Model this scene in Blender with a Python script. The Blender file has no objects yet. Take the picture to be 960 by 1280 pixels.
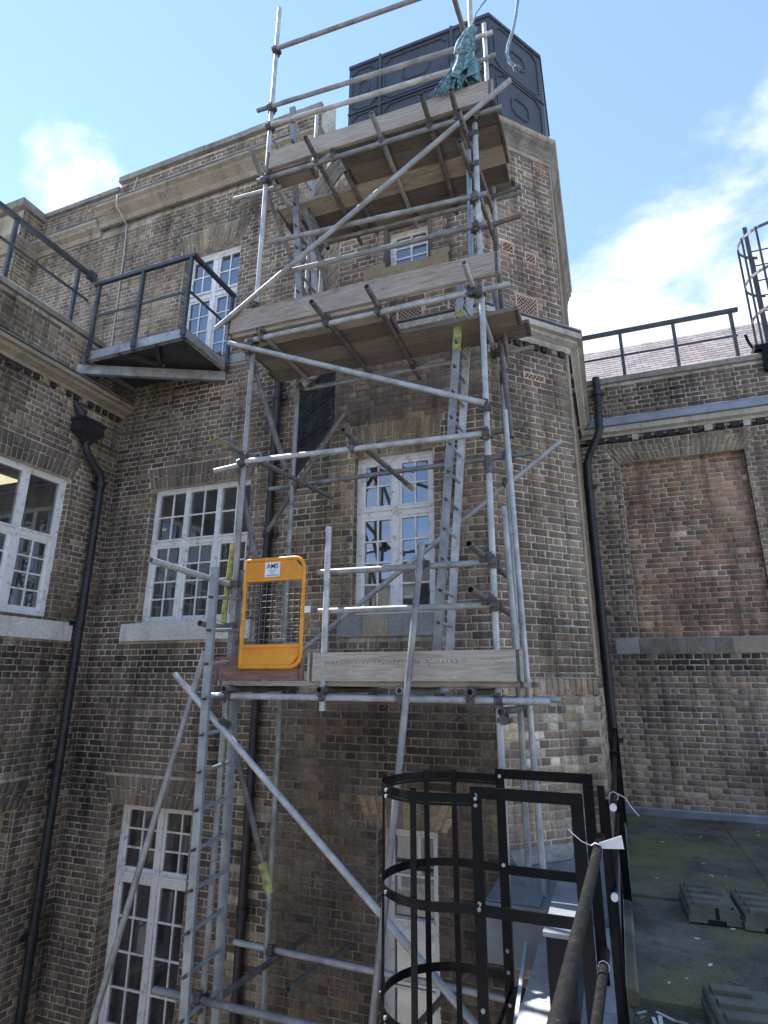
import bpy, math, random
import numpy as np
from mathutils import Vector, Matrix, noise as mnoise

# ------------------------------------------------------------------ camera, sky, sun, exposure
scene = bpy.context.scene
COL = scene.collection
CAM_Z = 1.62
PITCH, YAW, ROLL = math.radians(16.413), math.radians(-21.026), math.radians(-0.35)
F_REL = 725.4 / 1280.0
_cy, _sy = math.cos(YAW), math.sin(YAW)
FWD = Vector((_sy*math.cos(PITCH), _cy*math.cos(PITCH), math.sin(PITCH)))
_rt = Vector((_cy, -_sy, 0)); _dn = FWD.cross(_rt)
RGT = _rt*math.cos(ROLL) + _dn*math.sin(ROLL)
DWN = -_rt*math.sin(ROLL) + _dn*math.cos(ROLL)
cam_data = bpy.data.cameras.new('camera')
cam_data.sensor_fit = 'VERTICAL'; cam_data.sensor_height = 24.0; cam_data.lens = 24.0*F_REL
cam_data.clip_start = 0.05; cam_data.clip_end = 3000
cam = bpy.data.objects.new('camera', cam_data); COL.objects.link(cam)
cam.matrix_world = Matrix(((RGT.x, -DWN.x, -FWD.x, 0), (RGT.y, -DWN.y, -FWD.y, 0), (RGT.z, -DWN.z, -FWD.z, CAM_Z), (0, 0, 0, 1)))
scene.camera = cam

SUN_DIR = Vector((-1.0, 0.29, 1.5)).normalized()      # towards the sun
SKY_STRENGTH = 0.14
SUN_STRENGTH = 2.7
EXPOSURE = 2.12
sun_el = math.asin(SUN_DIR.z)
sun_rot = math.atan2(SUN_DIR.x, SUN_DIR.y)
world = bpy.data.worlds.new('World'); scene.world = world; world.use_nodes = True
wt = world.node_tree; wt.nodes.clear()
def wn(t, **k):
    n = wt.nodes.new(t)
    for a, b in k.items(): setattr(n, a, b)
    return n
def wl(a, b): wt.links.new(a, b)
def wmath(op, a, b=None, clamp=False):
    n = wn('ShaderNodeMath', operation=op); n.use_clamp = clamp
    for i, v in enumerate((a, b)):
        if v is None: continue
        if isinstance(v, (int, float)): n.inputs[i].default_value = v
        else: wl(v, n.inputs[i])
    return n.outputs[0]
sky = wn('ShaderNodeTexSky'); sky.sky_type = 'NISHITA'; sky.sun_disc = False
sky.sun_elevation = sun_el; sky.sun_rotation = sun_rot
sky.air_density = 0.50; sky.dust_density = 0.0; sky.ozone_density = 1.2
tc = wn('ShaderNodeTexCoord')
sep = wn('ShaderNodeSeparateXYZ'); wl(tc.outputs['Generated'], sep.inputs[0])
# cloud layer at a fixed height: project the direction onto a plane
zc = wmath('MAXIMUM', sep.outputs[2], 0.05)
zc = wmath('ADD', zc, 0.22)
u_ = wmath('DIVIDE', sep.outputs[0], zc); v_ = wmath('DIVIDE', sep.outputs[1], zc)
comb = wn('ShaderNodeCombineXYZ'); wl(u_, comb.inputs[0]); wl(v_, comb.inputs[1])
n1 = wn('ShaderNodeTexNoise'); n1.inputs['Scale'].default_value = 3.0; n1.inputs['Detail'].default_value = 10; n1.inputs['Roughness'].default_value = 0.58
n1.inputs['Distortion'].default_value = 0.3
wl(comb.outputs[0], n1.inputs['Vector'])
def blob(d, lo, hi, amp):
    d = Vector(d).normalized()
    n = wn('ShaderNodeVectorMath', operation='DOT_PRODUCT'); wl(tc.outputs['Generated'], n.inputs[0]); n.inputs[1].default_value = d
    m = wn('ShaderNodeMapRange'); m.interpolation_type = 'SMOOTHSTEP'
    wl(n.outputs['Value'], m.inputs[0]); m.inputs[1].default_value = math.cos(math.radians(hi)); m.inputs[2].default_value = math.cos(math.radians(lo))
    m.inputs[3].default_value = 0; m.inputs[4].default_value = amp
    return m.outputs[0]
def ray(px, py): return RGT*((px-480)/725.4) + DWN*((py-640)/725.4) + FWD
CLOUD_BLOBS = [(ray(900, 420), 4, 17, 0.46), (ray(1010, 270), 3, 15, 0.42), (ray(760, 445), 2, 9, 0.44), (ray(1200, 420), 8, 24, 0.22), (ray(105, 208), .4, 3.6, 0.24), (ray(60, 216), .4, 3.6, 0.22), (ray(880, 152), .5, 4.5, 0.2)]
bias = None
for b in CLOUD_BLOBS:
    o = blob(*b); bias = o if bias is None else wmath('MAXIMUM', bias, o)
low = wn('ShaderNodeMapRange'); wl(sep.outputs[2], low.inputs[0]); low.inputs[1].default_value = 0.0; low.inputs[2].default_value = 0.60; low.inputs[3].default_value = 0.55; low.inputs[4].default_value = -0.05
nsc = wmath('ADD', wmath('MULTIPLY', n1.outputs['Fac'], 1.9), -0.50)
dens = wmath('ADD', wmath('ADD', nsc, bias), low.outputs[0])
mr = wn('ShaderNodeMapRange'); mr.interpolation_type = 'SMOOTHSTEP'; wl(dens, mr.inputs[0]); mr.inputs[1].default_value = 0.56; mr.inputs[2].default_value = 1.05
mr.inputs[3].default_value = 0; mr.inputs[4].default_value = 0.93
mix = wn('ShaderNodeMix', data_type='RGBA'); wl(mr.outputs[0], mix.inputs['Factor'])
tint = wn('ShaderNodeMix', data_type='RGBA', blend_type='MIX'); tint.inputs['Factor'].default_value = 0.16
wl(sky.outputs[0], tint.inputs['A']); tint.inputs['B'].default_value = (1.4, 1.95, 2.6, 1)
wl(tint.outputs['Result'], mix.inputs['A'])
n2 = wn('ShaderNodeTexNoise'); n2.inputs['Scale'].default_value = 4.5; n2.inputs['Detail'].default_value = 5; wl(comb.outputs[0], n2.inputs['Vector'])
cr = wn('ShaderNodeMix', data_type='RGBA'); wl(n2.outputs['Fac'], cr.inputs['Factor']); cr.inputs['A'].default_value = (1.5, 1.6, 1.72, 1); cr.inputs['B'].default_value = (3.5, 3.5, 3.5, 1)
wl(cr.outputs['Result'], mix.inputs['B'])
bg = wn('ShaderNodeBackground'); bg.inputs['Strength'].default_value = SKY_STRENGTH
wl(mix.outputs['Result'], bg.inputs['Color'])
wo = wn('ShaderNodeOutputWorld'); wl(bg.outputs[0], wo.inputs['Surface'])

sd = bpy.data.lights.new('sun', 'SUN'); sd.energy = SUN_STRENGTH; sd.angle = math.radians(0.5); sd.color = (1.0, 0.955, 0.89)
so = bpy.data.objects.new('sun', sd); COL.objects.link(so)
so.rotation_euler = SUN_DIR.to_track_quat('Z', 'Y').to_euler(); so.location = (-20, 5, 30)

vs = scene.view_settings
scene.display_settings.display_device = 'sRGB'
vs.view_transform = 'Standard'; vs.look = 'None'; vs.exposure = EXPOSURE; vs.gamma = 1.0; vs.use_curve_mapping = False
scene.cycles.max_bounces = 8; scene.cycles.transparent_max_bounces = 12
scene.cycles.use_denoising = True

rng = random.Random(11)
# ------------------------------------------------------------------ materials
MATS = {}
class NT:
    def __init__(s, name):
        s.m = bpy.data.materials.new(name); s.m.use_nodes = True
        s.t = s.m.node_tree; s.t.nodes.clear()
        s.out = s.n('ShaderNodeOutputMaterial'); MATS[name] = s.m
    def n(s, ty, **k):
        n = s.t.nodes.new(ty)
        for a, b in k.items(): setattr(n, a, b)
        return n
    def l(s, a, b): s.t.links.new(a, b)
    def noise(s, vec, scale, detail=4, rough=0.55, dist=0.0):
        n = s.n('ShaderNodeTexNoise'); n.inputs['Scale'].default_value = scale; n.inputs['Detail'].default_value = detail
        n.inputs['Roughness'].default_value = rough; n.inputs['Distortion'].default_value = dist
        if vec is not None: s.l(vec, n.inputs['Vector'])
        return n.outputs['Fac']
    def ramp(s, fac, stops):
        r = s.n('ShaderNodeValToRGB'); cr = r.color_ramp
        while len(cr.elements) < len(stops): cr.elements.new(0.5)
        for e, (p, c) in zip(cr.elements, stops):
            e.position = p; e.color = (c, c, c, 1) if isinstance(c, (int, float)) else (*c, 1)
        s.l(fac, r.inputs[0]); return r.outputs['Color']
    def mix(s, fac, a, b, blend='MIX'):
        m = s.n('ShaderNodeMix', data_type='RGBA', blend_type=blend)
        for v, i in ((fac, 'Factor'), (a, 'A'), (b, 'B')):
            if isinstance(v, (int, float)): m.inputs[i].default_value = v if i == 'Factor' else (v, v, v, 1)
            elif isinstance(v, tuple): m.inputs[i].default_value = (*v, 1)
            else: s.l(v, m.inputs[i])
        return m.outputs['Result']
    def bsdf(s, color, rough=0.8, metal=0.0, bump=None, bstr=0.3, bdist=0.01, spec=0.5):
        p = s.n('ShaderNodeBsdfPrincipled')
        for v, i in ((color, 'Base Color'), (rough, 'Roughness'), (metal, 'Metallic')):
            if isinstance(v, (int, float)): p.inputs[i].default_value = v if i != 'Base Color' else (v, v, v, 1)
            elif isinstance(v, tuple): p.inputs[i].default_value = (*v, 1)
            else: s.l(v, p.inputs[i])
        p.inputs['Specular IOR Level'].default_value = spec
        if bump is not None:
            b = s.n('ShaderNodeBump'); b.inputs['Strength'].default_value = bstr; b.inputs['Distance'].default_value = bdist
            s.l(bump, b.inputs['Height']); s.l(b.outputs[0], p.inputs['Normal'])
        s.l(p.outputs[0], s.out.inputs['Surface']); return p
    def obj(s): return s.n('ShaderNodeTexCoord').outputs['Object']
    def pos(s): return s.n('ShaderNodeNewGeometry').outputs['Position']
    def mapped(s, vec, scale):
        m = s.n('ShaderNodeMapping'); m.inputs['Scale'].default_value = scale; s.l(vec, m.inputs['Vector']); return m.outputs[0]
    def rnd(s): return s.n('ShaderNodeObjectInfo').outputs['Random']

# brick: per-brick colour from the attribute, soot and grime in world space
m = NT('brick'); at = m.n('ShaderNodeAttribute', attribute_name='Col'); P = m.pos()
g = m.ramp(m.noise(m.mapped(P, (1.0, 1.0, 0.55)), 1.15, 7, 0.66), [(0.34, 0.45), (0.50, 0.92), (0.66, 1.22)])
fine = m.ramp(m.noise(P, 42, 5, 0.65), [(0.25, 0.55), (0.75, 1.35)])
stk = m.ramp(m.noise(m.mapped(P, (5.0, 5.0, 0.45)), 1.4, 6, 0.68), [(0.36, 0.58), (0.52, 1.0), (0.70, 1.12)])
c = m.mix(1.0, at.outputs['Color'], g, 'MULTIPLY'); c = m.mix(1.0, c, stk, 'MULTIPLY'); c = m.mix(1.0, c, fine, 'MULTIPLY')
lime = m.ramp(m.noise(P, 3.1, 8, 0.72), [(0.60, 0.0), (0.74, 0.55)])
c = m.mix(lime, c, (0.36, 0.315, 0.26))
smear = m.ramp(m.noise(P, 22, 6, 0.72), [(0.60, 0.0), (0.70, 0.55)])
c = m.mix(smear, c, (0.38, 0.335, 0.275))
spk = m.ramp(m.noise(P, 95, 2, 0.5), [(0.68, 0.0), (0.74, 0.6)])
c = m.mix(spk, c, (0.30, 0.27, 0.23))
m.bsdf(c, 0.92, bump=m.noise(P, 60, 6, 0.7), bstr=0.55, bdist=0.006, spec=0.25)
m = NT('mortar'); P = m.pos()
c = m.ramp(m.noise(P, 1.7, 6, 0.62), [(0.30, (0.34, 0.295, 0.24)), (0.5, (0.56, 0.495, 0.41)), (0.72, (0.74, 0.665, 0.56))])
c = m.mix(1.0, c, m.ramp(m.noise(P, 30, 4), [(0.3, 0.7), (0.7, 1.15)]), 'MULTIPLY')
c = m.mix(1.0, c, m.ramp(m.noise(m.mapped(P, (1.0, 1.0, 0.55)), 1.15, 7, 0.66), [(0.34, 0.58), (0.50, 0.95), (0.66, 1.1)]), 'MULTIPLY')
c = m.mix(1.0, c, m.ramp(m.noise(m.mapped(P, (5.0, 5.0, 0.45)), 1.4, 6, 0.68), [(0.36, 0.50), (0.52, 0.98), (0.70, 1.08)]), 'MULTIPLY')
m.bsdf(c, 0.95, bump=m.noise(P, 80, 4), bstr=0.5, bdist=0.005, spec=0.2)
m = NT('mortar_soot'); P = m.pos()
c = m.ramp(m.noise(P, 1.7, 6, 0.62), [(0.30, (0.10, 0.088, 0.076)), (0.5, (0.19, 0.168, 0.145)), (0.72, (0.36, 0.32, 0.275))])
c = m.mix(1.0, c, m.ramp(m.noise(P, 30, 4), [(0.3, 0.7), (0.7, 1.15)]), 'MULTIPLY')
m.bsdf(c, 0.95, bump=m.noise(P, 80, 4), bstr=0.5, bdist=0.005, spec=0.2)
# plain brick pattern for wall areas out of sight
m = NT('brick_far'); P = m.pos(); bt = m.n('ShaderNodeTexBrick'); 
sp = m.n('ShaderNodeSeparateXYZ'); m.l(P, sp.inputs[0]); ad = m.n('ShaderNodeMath', operation='ADD'); m.l(sp.outputs[0], ad.inputs[0]); m.l(sp.outputs[1], ad.inputs[1])
cb = m.n('ShaderNodeCombineXYZ'); m.l(ad.outputs[0], cb.inputs[0]); m.l(sp.outputs[2], cb.inputs[1]); m.l(cb.outputs[0], bt.inputs['Vector'])
bt.inputs['Scale'].default_value = 1.0; bt.inputs['Brick Width'].default_value = 0.225; bt.inputs['Row Height'].default_value = 0.075; bt.inputs['Mortar Size'].default_value = 0.006
bt.inputs['Color1'].default_value = (0.26, 0.21, 0.17, 1); bt.inputs['Color2'].default_value = (0.34, 0.28, 0.22, 1); bt.inputs['Mortar'].default_value = (0.45, 0.42, 0.38, 1)
m.bsdf(bt.outputs['Color'], 0.92)
def stone(name, dark, light, stain=0.5, rough=0.9, scale=2.0):
    m = NT(name); P = m.pos()
    c = m.ramp(m.noise(P, scale, 7, 0.65), [(0.3, dark), (0.7, light)])
    c = m.mix(1.0, c, m.ramp(m.noise(P, 35, 5, 0.6), [(0.3, 0.72), (0.7, 1.12)]), 'MULTIPLY')
    s_ = m.mapped(P, (3.0, 3.0, 0.55))
    c = m.mix(m.ramp(m.noise(s_, 2.2, 6, 0.7), [(0.52, 0.0), (0.72, stain)]), c, tuple(x*0.22 for x in dark))
    m.bsdf(c, rough, bump=m.noise(P, 45, 6, 0.7), bstr=0.5, bdist=0.008, spec=0.25)
stone('stone', (0.27, 0.222, 0.160), (0.43, 0.365, 0.275), 0.65)
stone('stone_yellow', (0.32, 0.26, 0.17), (0.50, 0.42, 0.285), 0.4)
stone('stone_pale', (0.36, 0.335, 0.29), (0.58, 0.55, 0.48), 0.55)
stone('painted_sill', (0.56, 0.53, 0.48), (0.82, 0.79, 0.73), 0.5)
stone('stained_stone', (0.13, 0.12, 0.10), (0.30, 0.275, 0.23), 0.7, scale=3.5)
stone('coping_stone', (0.20, 0.18, 0.15), (0.36, 0.33, 0.275), 0.55)
stone('concrete', (0.24, 0.235, 0.225), (0.40, 0.39, 0.37), 0.35)
stone('soot_shade_stone', (0.028, 0.026, 0.026), (0.06, 0.055, 0.052), 0.3)  # near-black: soot plus shade under cornices and deck, put into the colour
stone('lime_plaster', (0.25, 0.235, 0.21), (0.45, 0.43, 0.38), 0.3, scale=5)
m = NT('lead'); P = m.pos()
c = m.ramp(m.noise(P, 3, 6, 0.6), [(0.3, (0.16, 0.175, 0.20)), (0.7, (0.30, 0.325, 0.36))])
m.bsdf(c, 0.55, 0.35, bump=m.noise(P, 14, 3), bstr=0.25, bdist=0.01)
m = NT('white_paint'); P = m.pos()
fl = m.ramp(m.noise(P, 14, 8, 0.75), [(0.54, 0.0), (0.62, 0.8)])
c = m.mix(fl, m.ramp(m.noise(P, 2.5, 5), [(0.3, (0.74, 0.735, 0.72)), (0.7, (0.86, 0.855, 0.835))]), (0.42, 0.39, 0.35))
m.bsdf(c, 0.6, bump=fl, bstr=0.25, bdist=0.002, spec=0.35)
m = NT('glass')
lw = m.n('ShaderNodeFresnel'); lw.inputs['IOR'].default_value = 2.7
P = m.pos(); bmp = m.n('ShaderNodeBump'); bmp.inputs['Strength'].default_value = 0.012; bmp.inputs['Distance'].default_value = 0.01; m.l(m.noise(P, 2.6, 2), bmp.inputs['Height'])
gl = m.n('ShaderNodeBsdfGlossy'); gl.inputs['Roughness'].default_value = 0.03; gl.inputs['Color'].default_value = (0.92, 0.96, 1, 1); m.l(bmp.outputs[0], gl.inputs['Normal'])
tr = m.n('ShaderNodeBsdfTransparent'); tr.inputs['Color'].default_value = (0.62, 0.66, 0.66, 1)
df = m.n('ShaderNodeBsdfDiffuse'); df.inputs['Color'].default_value = (0.34, 0.34, 0.33, 1)
dm = m.n('ShaderNodeMixShader'); m.l(m.ramp(m.noise(P, 5, 6, 0.7), [(0.35, 0.03), (0.75, 0.22)]), dm.inputs[0]); m.l(tr.outputs[0], dm.inputs[1]); m.l(df.outputs[0], dm.inputs[2])
ms = m.n('ShaderNodeMixShader'); m.l(lw.outputs[0], ms.inputs[0]); m.l(dm.outputs[0], ms.inputs[1]); m.l(gl.outputs[0], ms.inputs[2]); m.l(ms.outputs[0], m.out.inputs['Surface'])
m = NT('interior'); m.bsdf(m.ramp(m.noise(m.pos(), 1.5, 3), [(0.3, (0.05, 0.05, 0.052)), (0.7, (0.12, 0.12, 0.12))]), 0.9)
m = NT('curtain'); P = m.pos(); m.bsdf(m.ramp(m.noise(P, 3, 4), [(0.3, (0.13, 0.13, 0.135)), (0.7, (0.24, 0.24, 0.24))]), 0.9)
m = NT('galvanised'); P = m.pos(); r_ = m.rnd()
c = m.ramp(m.noise(P, 7, 6, 0.65), [(0.28, (0.27, 0.275, 0.27)), (0.5, (0.46, 0.467, 0.46)), (0.74, (0.66, 0.665, 0.65))])
sp2 = m.ramp(m.noise(P, 34, 4, 0.6), [(0.62, 0.0), (0.7, 0.65)])
c = m.mix(sp2, c, (0.58, 0.58, 0.55))
rs = m.ramp(m.noise(P, 6, 7, 0.72), [(0.58, 0.0), (0.74, 0.65)])
c = m.mix(rs, c, (0.21, 0.15, 0.10))
tnt = m.ramp(r_, [(0.0, 0.48), (0.5, 0.80), (1.0, 1.04)]); c = m.mix(1.0, c, tnt, 'MULTIPLY')
m.bsdf(c, m.ramp(m.noise(P, 9, 3), [(0.3, 0.48), (0.7, 0.70)]), 0.45, bump=m.noise(P, 60, 3), bstr=0.12, bdist=0.002)
m = NT('old_tube'); P = m.pos()
c = m.ramp(m.noise(P, 10, 6, 0.7), [(0.3, (0.085, 0.08, 0.075)), (0.55, (0.17, 0.155, 0.14)), (0.75, (0.30, 0.28, 0.25))])
m.bsdf(c, 0.6, 0.4, bump=m.noise(P, 60, 3), bstr=0.2, bdist=0.002)
m = NT('coupler_steel'); P = m.pos(); m.bsdf(m.ramp(m.noise(P, 20, 4), [(0.3, (0.06, 0.058, 0.055)), (0.7, (0.17, 0.16, 0.15))]), 0.6, 0.6)
m = NT('yellow_band'); P = m.pos(); m.bsdf(m.ramp(m.noise(P, 22, 5), [(0.35, (0.20, 0.19, 0.06)), (0.7, (0.50, 0.50, 0.17))]), 0.7)
m = NT('aluminium'); P = m.pos(); m.bsdf(m.ramp(m.noise(P, 9, 5), [(0.3, (0.22, 0.25, 0.275)), (0.7, (0.36, 0.40, 0.43))]), 0.5, 0.5)
m = NT('black_paint_and_shade'); P = m.pos()  # paint of the steelwork; also stands for shadow on the parapet upstand
c = m.ramp(m.noise(P, 18, 6, 0.65), [(0.4, (0.0035, 0.004, 0.005)), (0.72, (0.008, 0.009, 0.011))])
c = m.mix(m.ramp(m.noise(P, 28, 4), [(0.74, 0.0), (0.78, 0.5)]), c, (0.12, 0.12, 0.12))
m.bsdf(c, 0.30, bump=m.noise(P, 50, 3), bstr=0.08, bdist=0.003, spec=0.16)
m = NT('grey_steel'); P = m.pos()
m.bsdf(m.ramp(m.noise(P, 6, 5), [(0.3, (0.035, 0.038, 0.045)), (0.7, (0.075, 0.08, 0.088))]), 0.5, 0.1, bump=m.noise(P, 40, 3), bstr=0.1, bdist=0.002)
m = NT('tar_pipe'); P = m.pos(); m.bsdf(m.ramp(m.noise(P, 12, 5), [(0.35, (0.010, 0.011, 0.014)), (0.75, (0.034, 0.034, 0.038))]), 0.5, bump=m.noise(P, 40, 4), bstr=0.2, bdist=0.003)
m = NT('plum_pipe'); P = m.pos(); m.bsdf(m.ramp(m.noise(P, 8, 5), [(0.35, (0.030, 0.024, 0.030)), (0.75, (0.065, 0.052, 0.058))]), 0.55)
m = NT('rail_tube'); P = m.pos()
c = m.ramp(m.noise(P, 30, 6, 0.7), [(0.35, (0.006, 0.006, 0.006)), (0.6, (0.018, 0.017, 0.017)), (0.78, (0.11, 0.105, 0.10))])
m.bsdf(c, 0.6, bump=m.noise(P, 70, 4), bstr=0.35, bdist=0.003, spec=0.15)
def wood(name, dark, light, weather):
    m = NT(name); O = m.obj(); r_ = m.rnd()
    cbn = m.n('ShaderNodeVectorMath', operation='ADD'); m.l(O, cbn.inputs[0])
    cx = m.n('ShaderNodeCombineXYZ'); mu = m.n('ShaderNodeMath', operation='MULTIPLY'); m.l(r_, mu.inputs[0]); mu.inputs[1].default_value = 37.0
    m.l(mu.outputs[0], cx.inputs[0]); m.l(mu.outputs[0], cx.inputs[2]); m.l(cx.outputs[0], cbn.inputs[1])
    V = cbn.outputs[0]
    gr = m.noise(m.mapped(V, (2.0, 30, 30)), 2.2, 7, 0.7, 0.8)
    c = m.ramp(gr, [(0.37, dark), (0.63, light)])
    c = m.mix(m.ramp(m.noise(m.mapped(V, (1, 1.6, 1.6)), 2.0, 5), [(0.4, 0.0), (0.7, 0.6)]), c, weather)
    kn = m.ramp(m.noise(m.mapped(V, (1.2, 5, 5)), 3.2, 2), [(0.72, 0.0), (0.78, 0.8)])
    c = m.mix(kn, c, tuple(x*0.4 for x in dark))
    c = m.mix(m.ramp(m.noise(V, 9, 7, 0.72), [(0.62, 0.0), (0.72, 0.55)]), c, (0.10, 0.09, 0.08))
    c = m.mix(m.ramp(m.noise(V, 26, 3, 0.6), [(0.70, 0.0), (0.73, 0.7)]), c, (0.55, 0.53, 0.49))
    t = m.ramp(r_, [(0.0, 0.62), (0.5, 0.95), (1.0, 1.2)]); c = m.mix(1.0, c, t, 'MULTIPLY')
    m.bsdf(c, 0.85, bump=gr, bstr=0.35, bdist=0.004, spec=0.25)
wood('board_wood', (0.19, 0.148, 0.112), (0.41, 0.345, 0.28), (0.41, 0.365, 0.315))
wood('board_old', (0.11, 0.088, 0.074), (0.23, 0.185, 0.152), (0.23, 0.20, 0.175))
wood('board_grey', (0.22, 0.19, 0.15), (0.42, 0.375, 0.31), (0.43, 0.385, 0.325))
wood('board_red', (0.14, 0.08, 0.06), (0.26, 0.16, 0.12), (0.22, 0.17, 0.15))
m = NT('orange_paint'); P = m.pos()
c = m.ramp(m.noise(P, 7, 5), [(0.3, (0.62, 0.235, 0.012)), (0.7, (0.78, 0.33, 0.025))])
c = m.mix(m.ramp(m.noise(P, 24, 6, 0.7), [(0.66, 0.0), (0.70, 0.85)]), c, (0.16, 0.08, 0.03))
m.bsdf(c, 0.5, bump=m.noise(P, 30, 3), bstr=0.1, bdist=0.002)
m = NT('sign_white'); m.bsdf(m.ramp(m.noise(m.pos(), 12, 3), [(0.3, (0.62, 0.64, 0.66)), (0.7, (0.76, 0.77, 0.78))]), 0.4)
m = NT('sign_ink'); m.bsdf((0.03, 0.06, 0.14), 0.5)
m = NT('sign_ink_pale'); m.bsdf((0.22, 0.32, 0.44), 0.5)
m = NT('tank_metal'); P = m.pos()
c = m.ramp(m.noise(P, 2.2, 6, 0.6), [(0.3, (0.035, 0.039, 0.048)), (0.7, (0.062, 0.068, 0.082))])
c = m.mix(m.ramp(m.noise(m.mapped(P, (4, 4, .5)), 2.6, 5), [(0.55, 0.0), (0.75, 0.4)]), c, (0.10, 0.105, 0.12))
m.bsdf(c, 0.6, 0.15, bump=m.noise(P, 25, 5), bstr=0.25, bdist=0.006)
m = NT('terracotta'); P = m.pos(); m.bsdf(m.ramp(m.noise(P, 14, 5), [(0.3, (0.40, 0.24, 0.17)), (0.7, (0.62, 0.46, 0.36))]), 0.85)
m = NT('opening_shade'); m.bsdf((0.012, 0.011, 0.011), 0.95)  # near-black that stands for the shade inside openings
m = NT('slate'); P = m.pos(); m.bsdf(m.mix(m.n('ShaderNodeNewGeometry').outputs['Random Per Island'], (0.20, 0.17, 0.165), (0.32, 0.275, 0.26)), 0.75, bump=m.noise(P, 30, 4), bstr=0.2, bdist=0.004)
m = NT('felt'); P = m.pos()
c = m.ramp(m.noise(P, 1.6, 7, 0.65), [(0.3, (0.06, 0.055, 0.046)), (0.5, (0.13, 0.12, 0.10)), (0.72, (0.24, 0.22, 0.185))])
c = m.mix(m.ramp(m.noise(P, 1.1, 6, 0.6, 0.8), [(0.46, 0.0), (0.62, 0.8)]), c, (0.20, 0.182, 0.078))
c = m.mix(m.ramp(m.noise(m.mapped(P, (2.0, 7.0, 1)), 2.2, 6, 0.7), [(0.70, 0.0), (0.78, 0.6)]), c, (0.17, 0.165, 0.155))
c = m.mix(m.ramp(m.noise(P, 4.5, 7, 0.75), [(0.58, 0.0), (0.66, 0.55)]), c, (0.045, 0.04, 0.03))
c = m.mix(m.ramp(m.noise(P, 33, 4, 0.7), [(0.70, 0.0), (0.75, 0.7)]), c, (0.36, 0.34, 0.29))
c = m.mix(1.0, c, m.ramp(m.noise(P, 140, 3), [(0.3, 0.6), (0.7, 1.4)]), 'MULTIPLY')
m.bsdf(c, 0.95, bump=m.noise(P, 120, 4), bstr=0.4, bdist=0.004, spec=0.08)
m = NT('felt_dirty'); P = m.pos()
c = m.ramp(m.noise(P, 9, 7, 0.7), [(0.3, (0.03, 0.028, 0.02)), (0.55, (0.08, 0.075, 0.05)), (0.75, (0.20, 0.185, 0.14))])
m.bsdf(c, 0.9, bump=m.noise(P, 40, 6), bstr=0.8, bdist=0.02)
m = NT('recycled_plastic'); P = m.pos()
c = m.ramp(m.noise(P, 5, 6, 0.6), [(0.3, (0.085, 0.08, 0.062)), (0.7, (0.19, 0.178, 0.138))])
c = m.mix(m.ramp(m.noise(P, 3, 5), [(0.5, 0.0), (0.7, 0.7)]), c, (0.12, 0.13, 0.06))
m.bsdf(c, 0.8, bump=m.noise(P, 60, 4), bstr=0.25, bdist=0.003)
m = NT('coping_metal'); P = m.pos()
c = m.ramp(m.noise(P, 6, 7, 0.7), [(0.3, (0.30, 0.31, 0.32)), (0.7, (0.52, 0.53, 0.53))])
c = m.mix(m.ramp(m.noise(P, 26, 5, 0.7), [(0.58, 0.0), (0.68, 0.7)]), c, (0.13, 0.14, 0.15))
m.bsdf(c, 0.6, 0.3, bump=m.noise(P, 30, 4), bstr=0.2, bdist=0.004)
m = NT('teal_net'); P = m.pos(); m.bsdf(m.ramp(m.noise(P, 22, 5, 0.6), [(0.3, (0.04, 0.085, 0.10)), (0.5, (0.10, 0.19, 0.215)), (0.72, (0.28, 0.43, 0.46))]), 0.8)
m = NT('blue_rope'); P = m.pos(); m.bsdf(m.ramp(m.noise(P, 30, 3), [(0.3, (0.13, 0.19, 0.24)), (0.7, (0.26, 0.35, 0.40))]), 0.8)
m = NT('white_plastic'); m.bsdf((0.72, 0.72, 0.70), 0.45)
m = NT('pale_cable'); m.bsdf((0.42, 0.41, 0.38), 0.7)
m = NT('wire'); m.bsdf((0.26, 0.25, 0.23), 0.6, 0.4)
m = NT('debris_chips'); P = m.pos(); m.bsdf(m.mix(m.n('ShaderNodeNewGeometry').outputs['Random Per Island'], (0.20, 0.17, 0.12), (0.70, 0.69, 0.66)), 0.9)
m = NT('paving'); P = m.pos(); m.bsdf(m.ramp(m.noise(P, 1.2, 6), [(0.3, (0.27, 0.265, 0.25)), (0.7, (0.40, 0.39, 0.37))]), 0.9)
m = NT('lamp'); e = m.n('ShaderNodeEmission'); e.inputs['Color'].default_value = (1.0, 0.86, 0.55, 1); e.inputs['Strength'].default_value = 0.45; m.l(e.outputs[0], m.out.inputs['Surface'])

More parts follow.
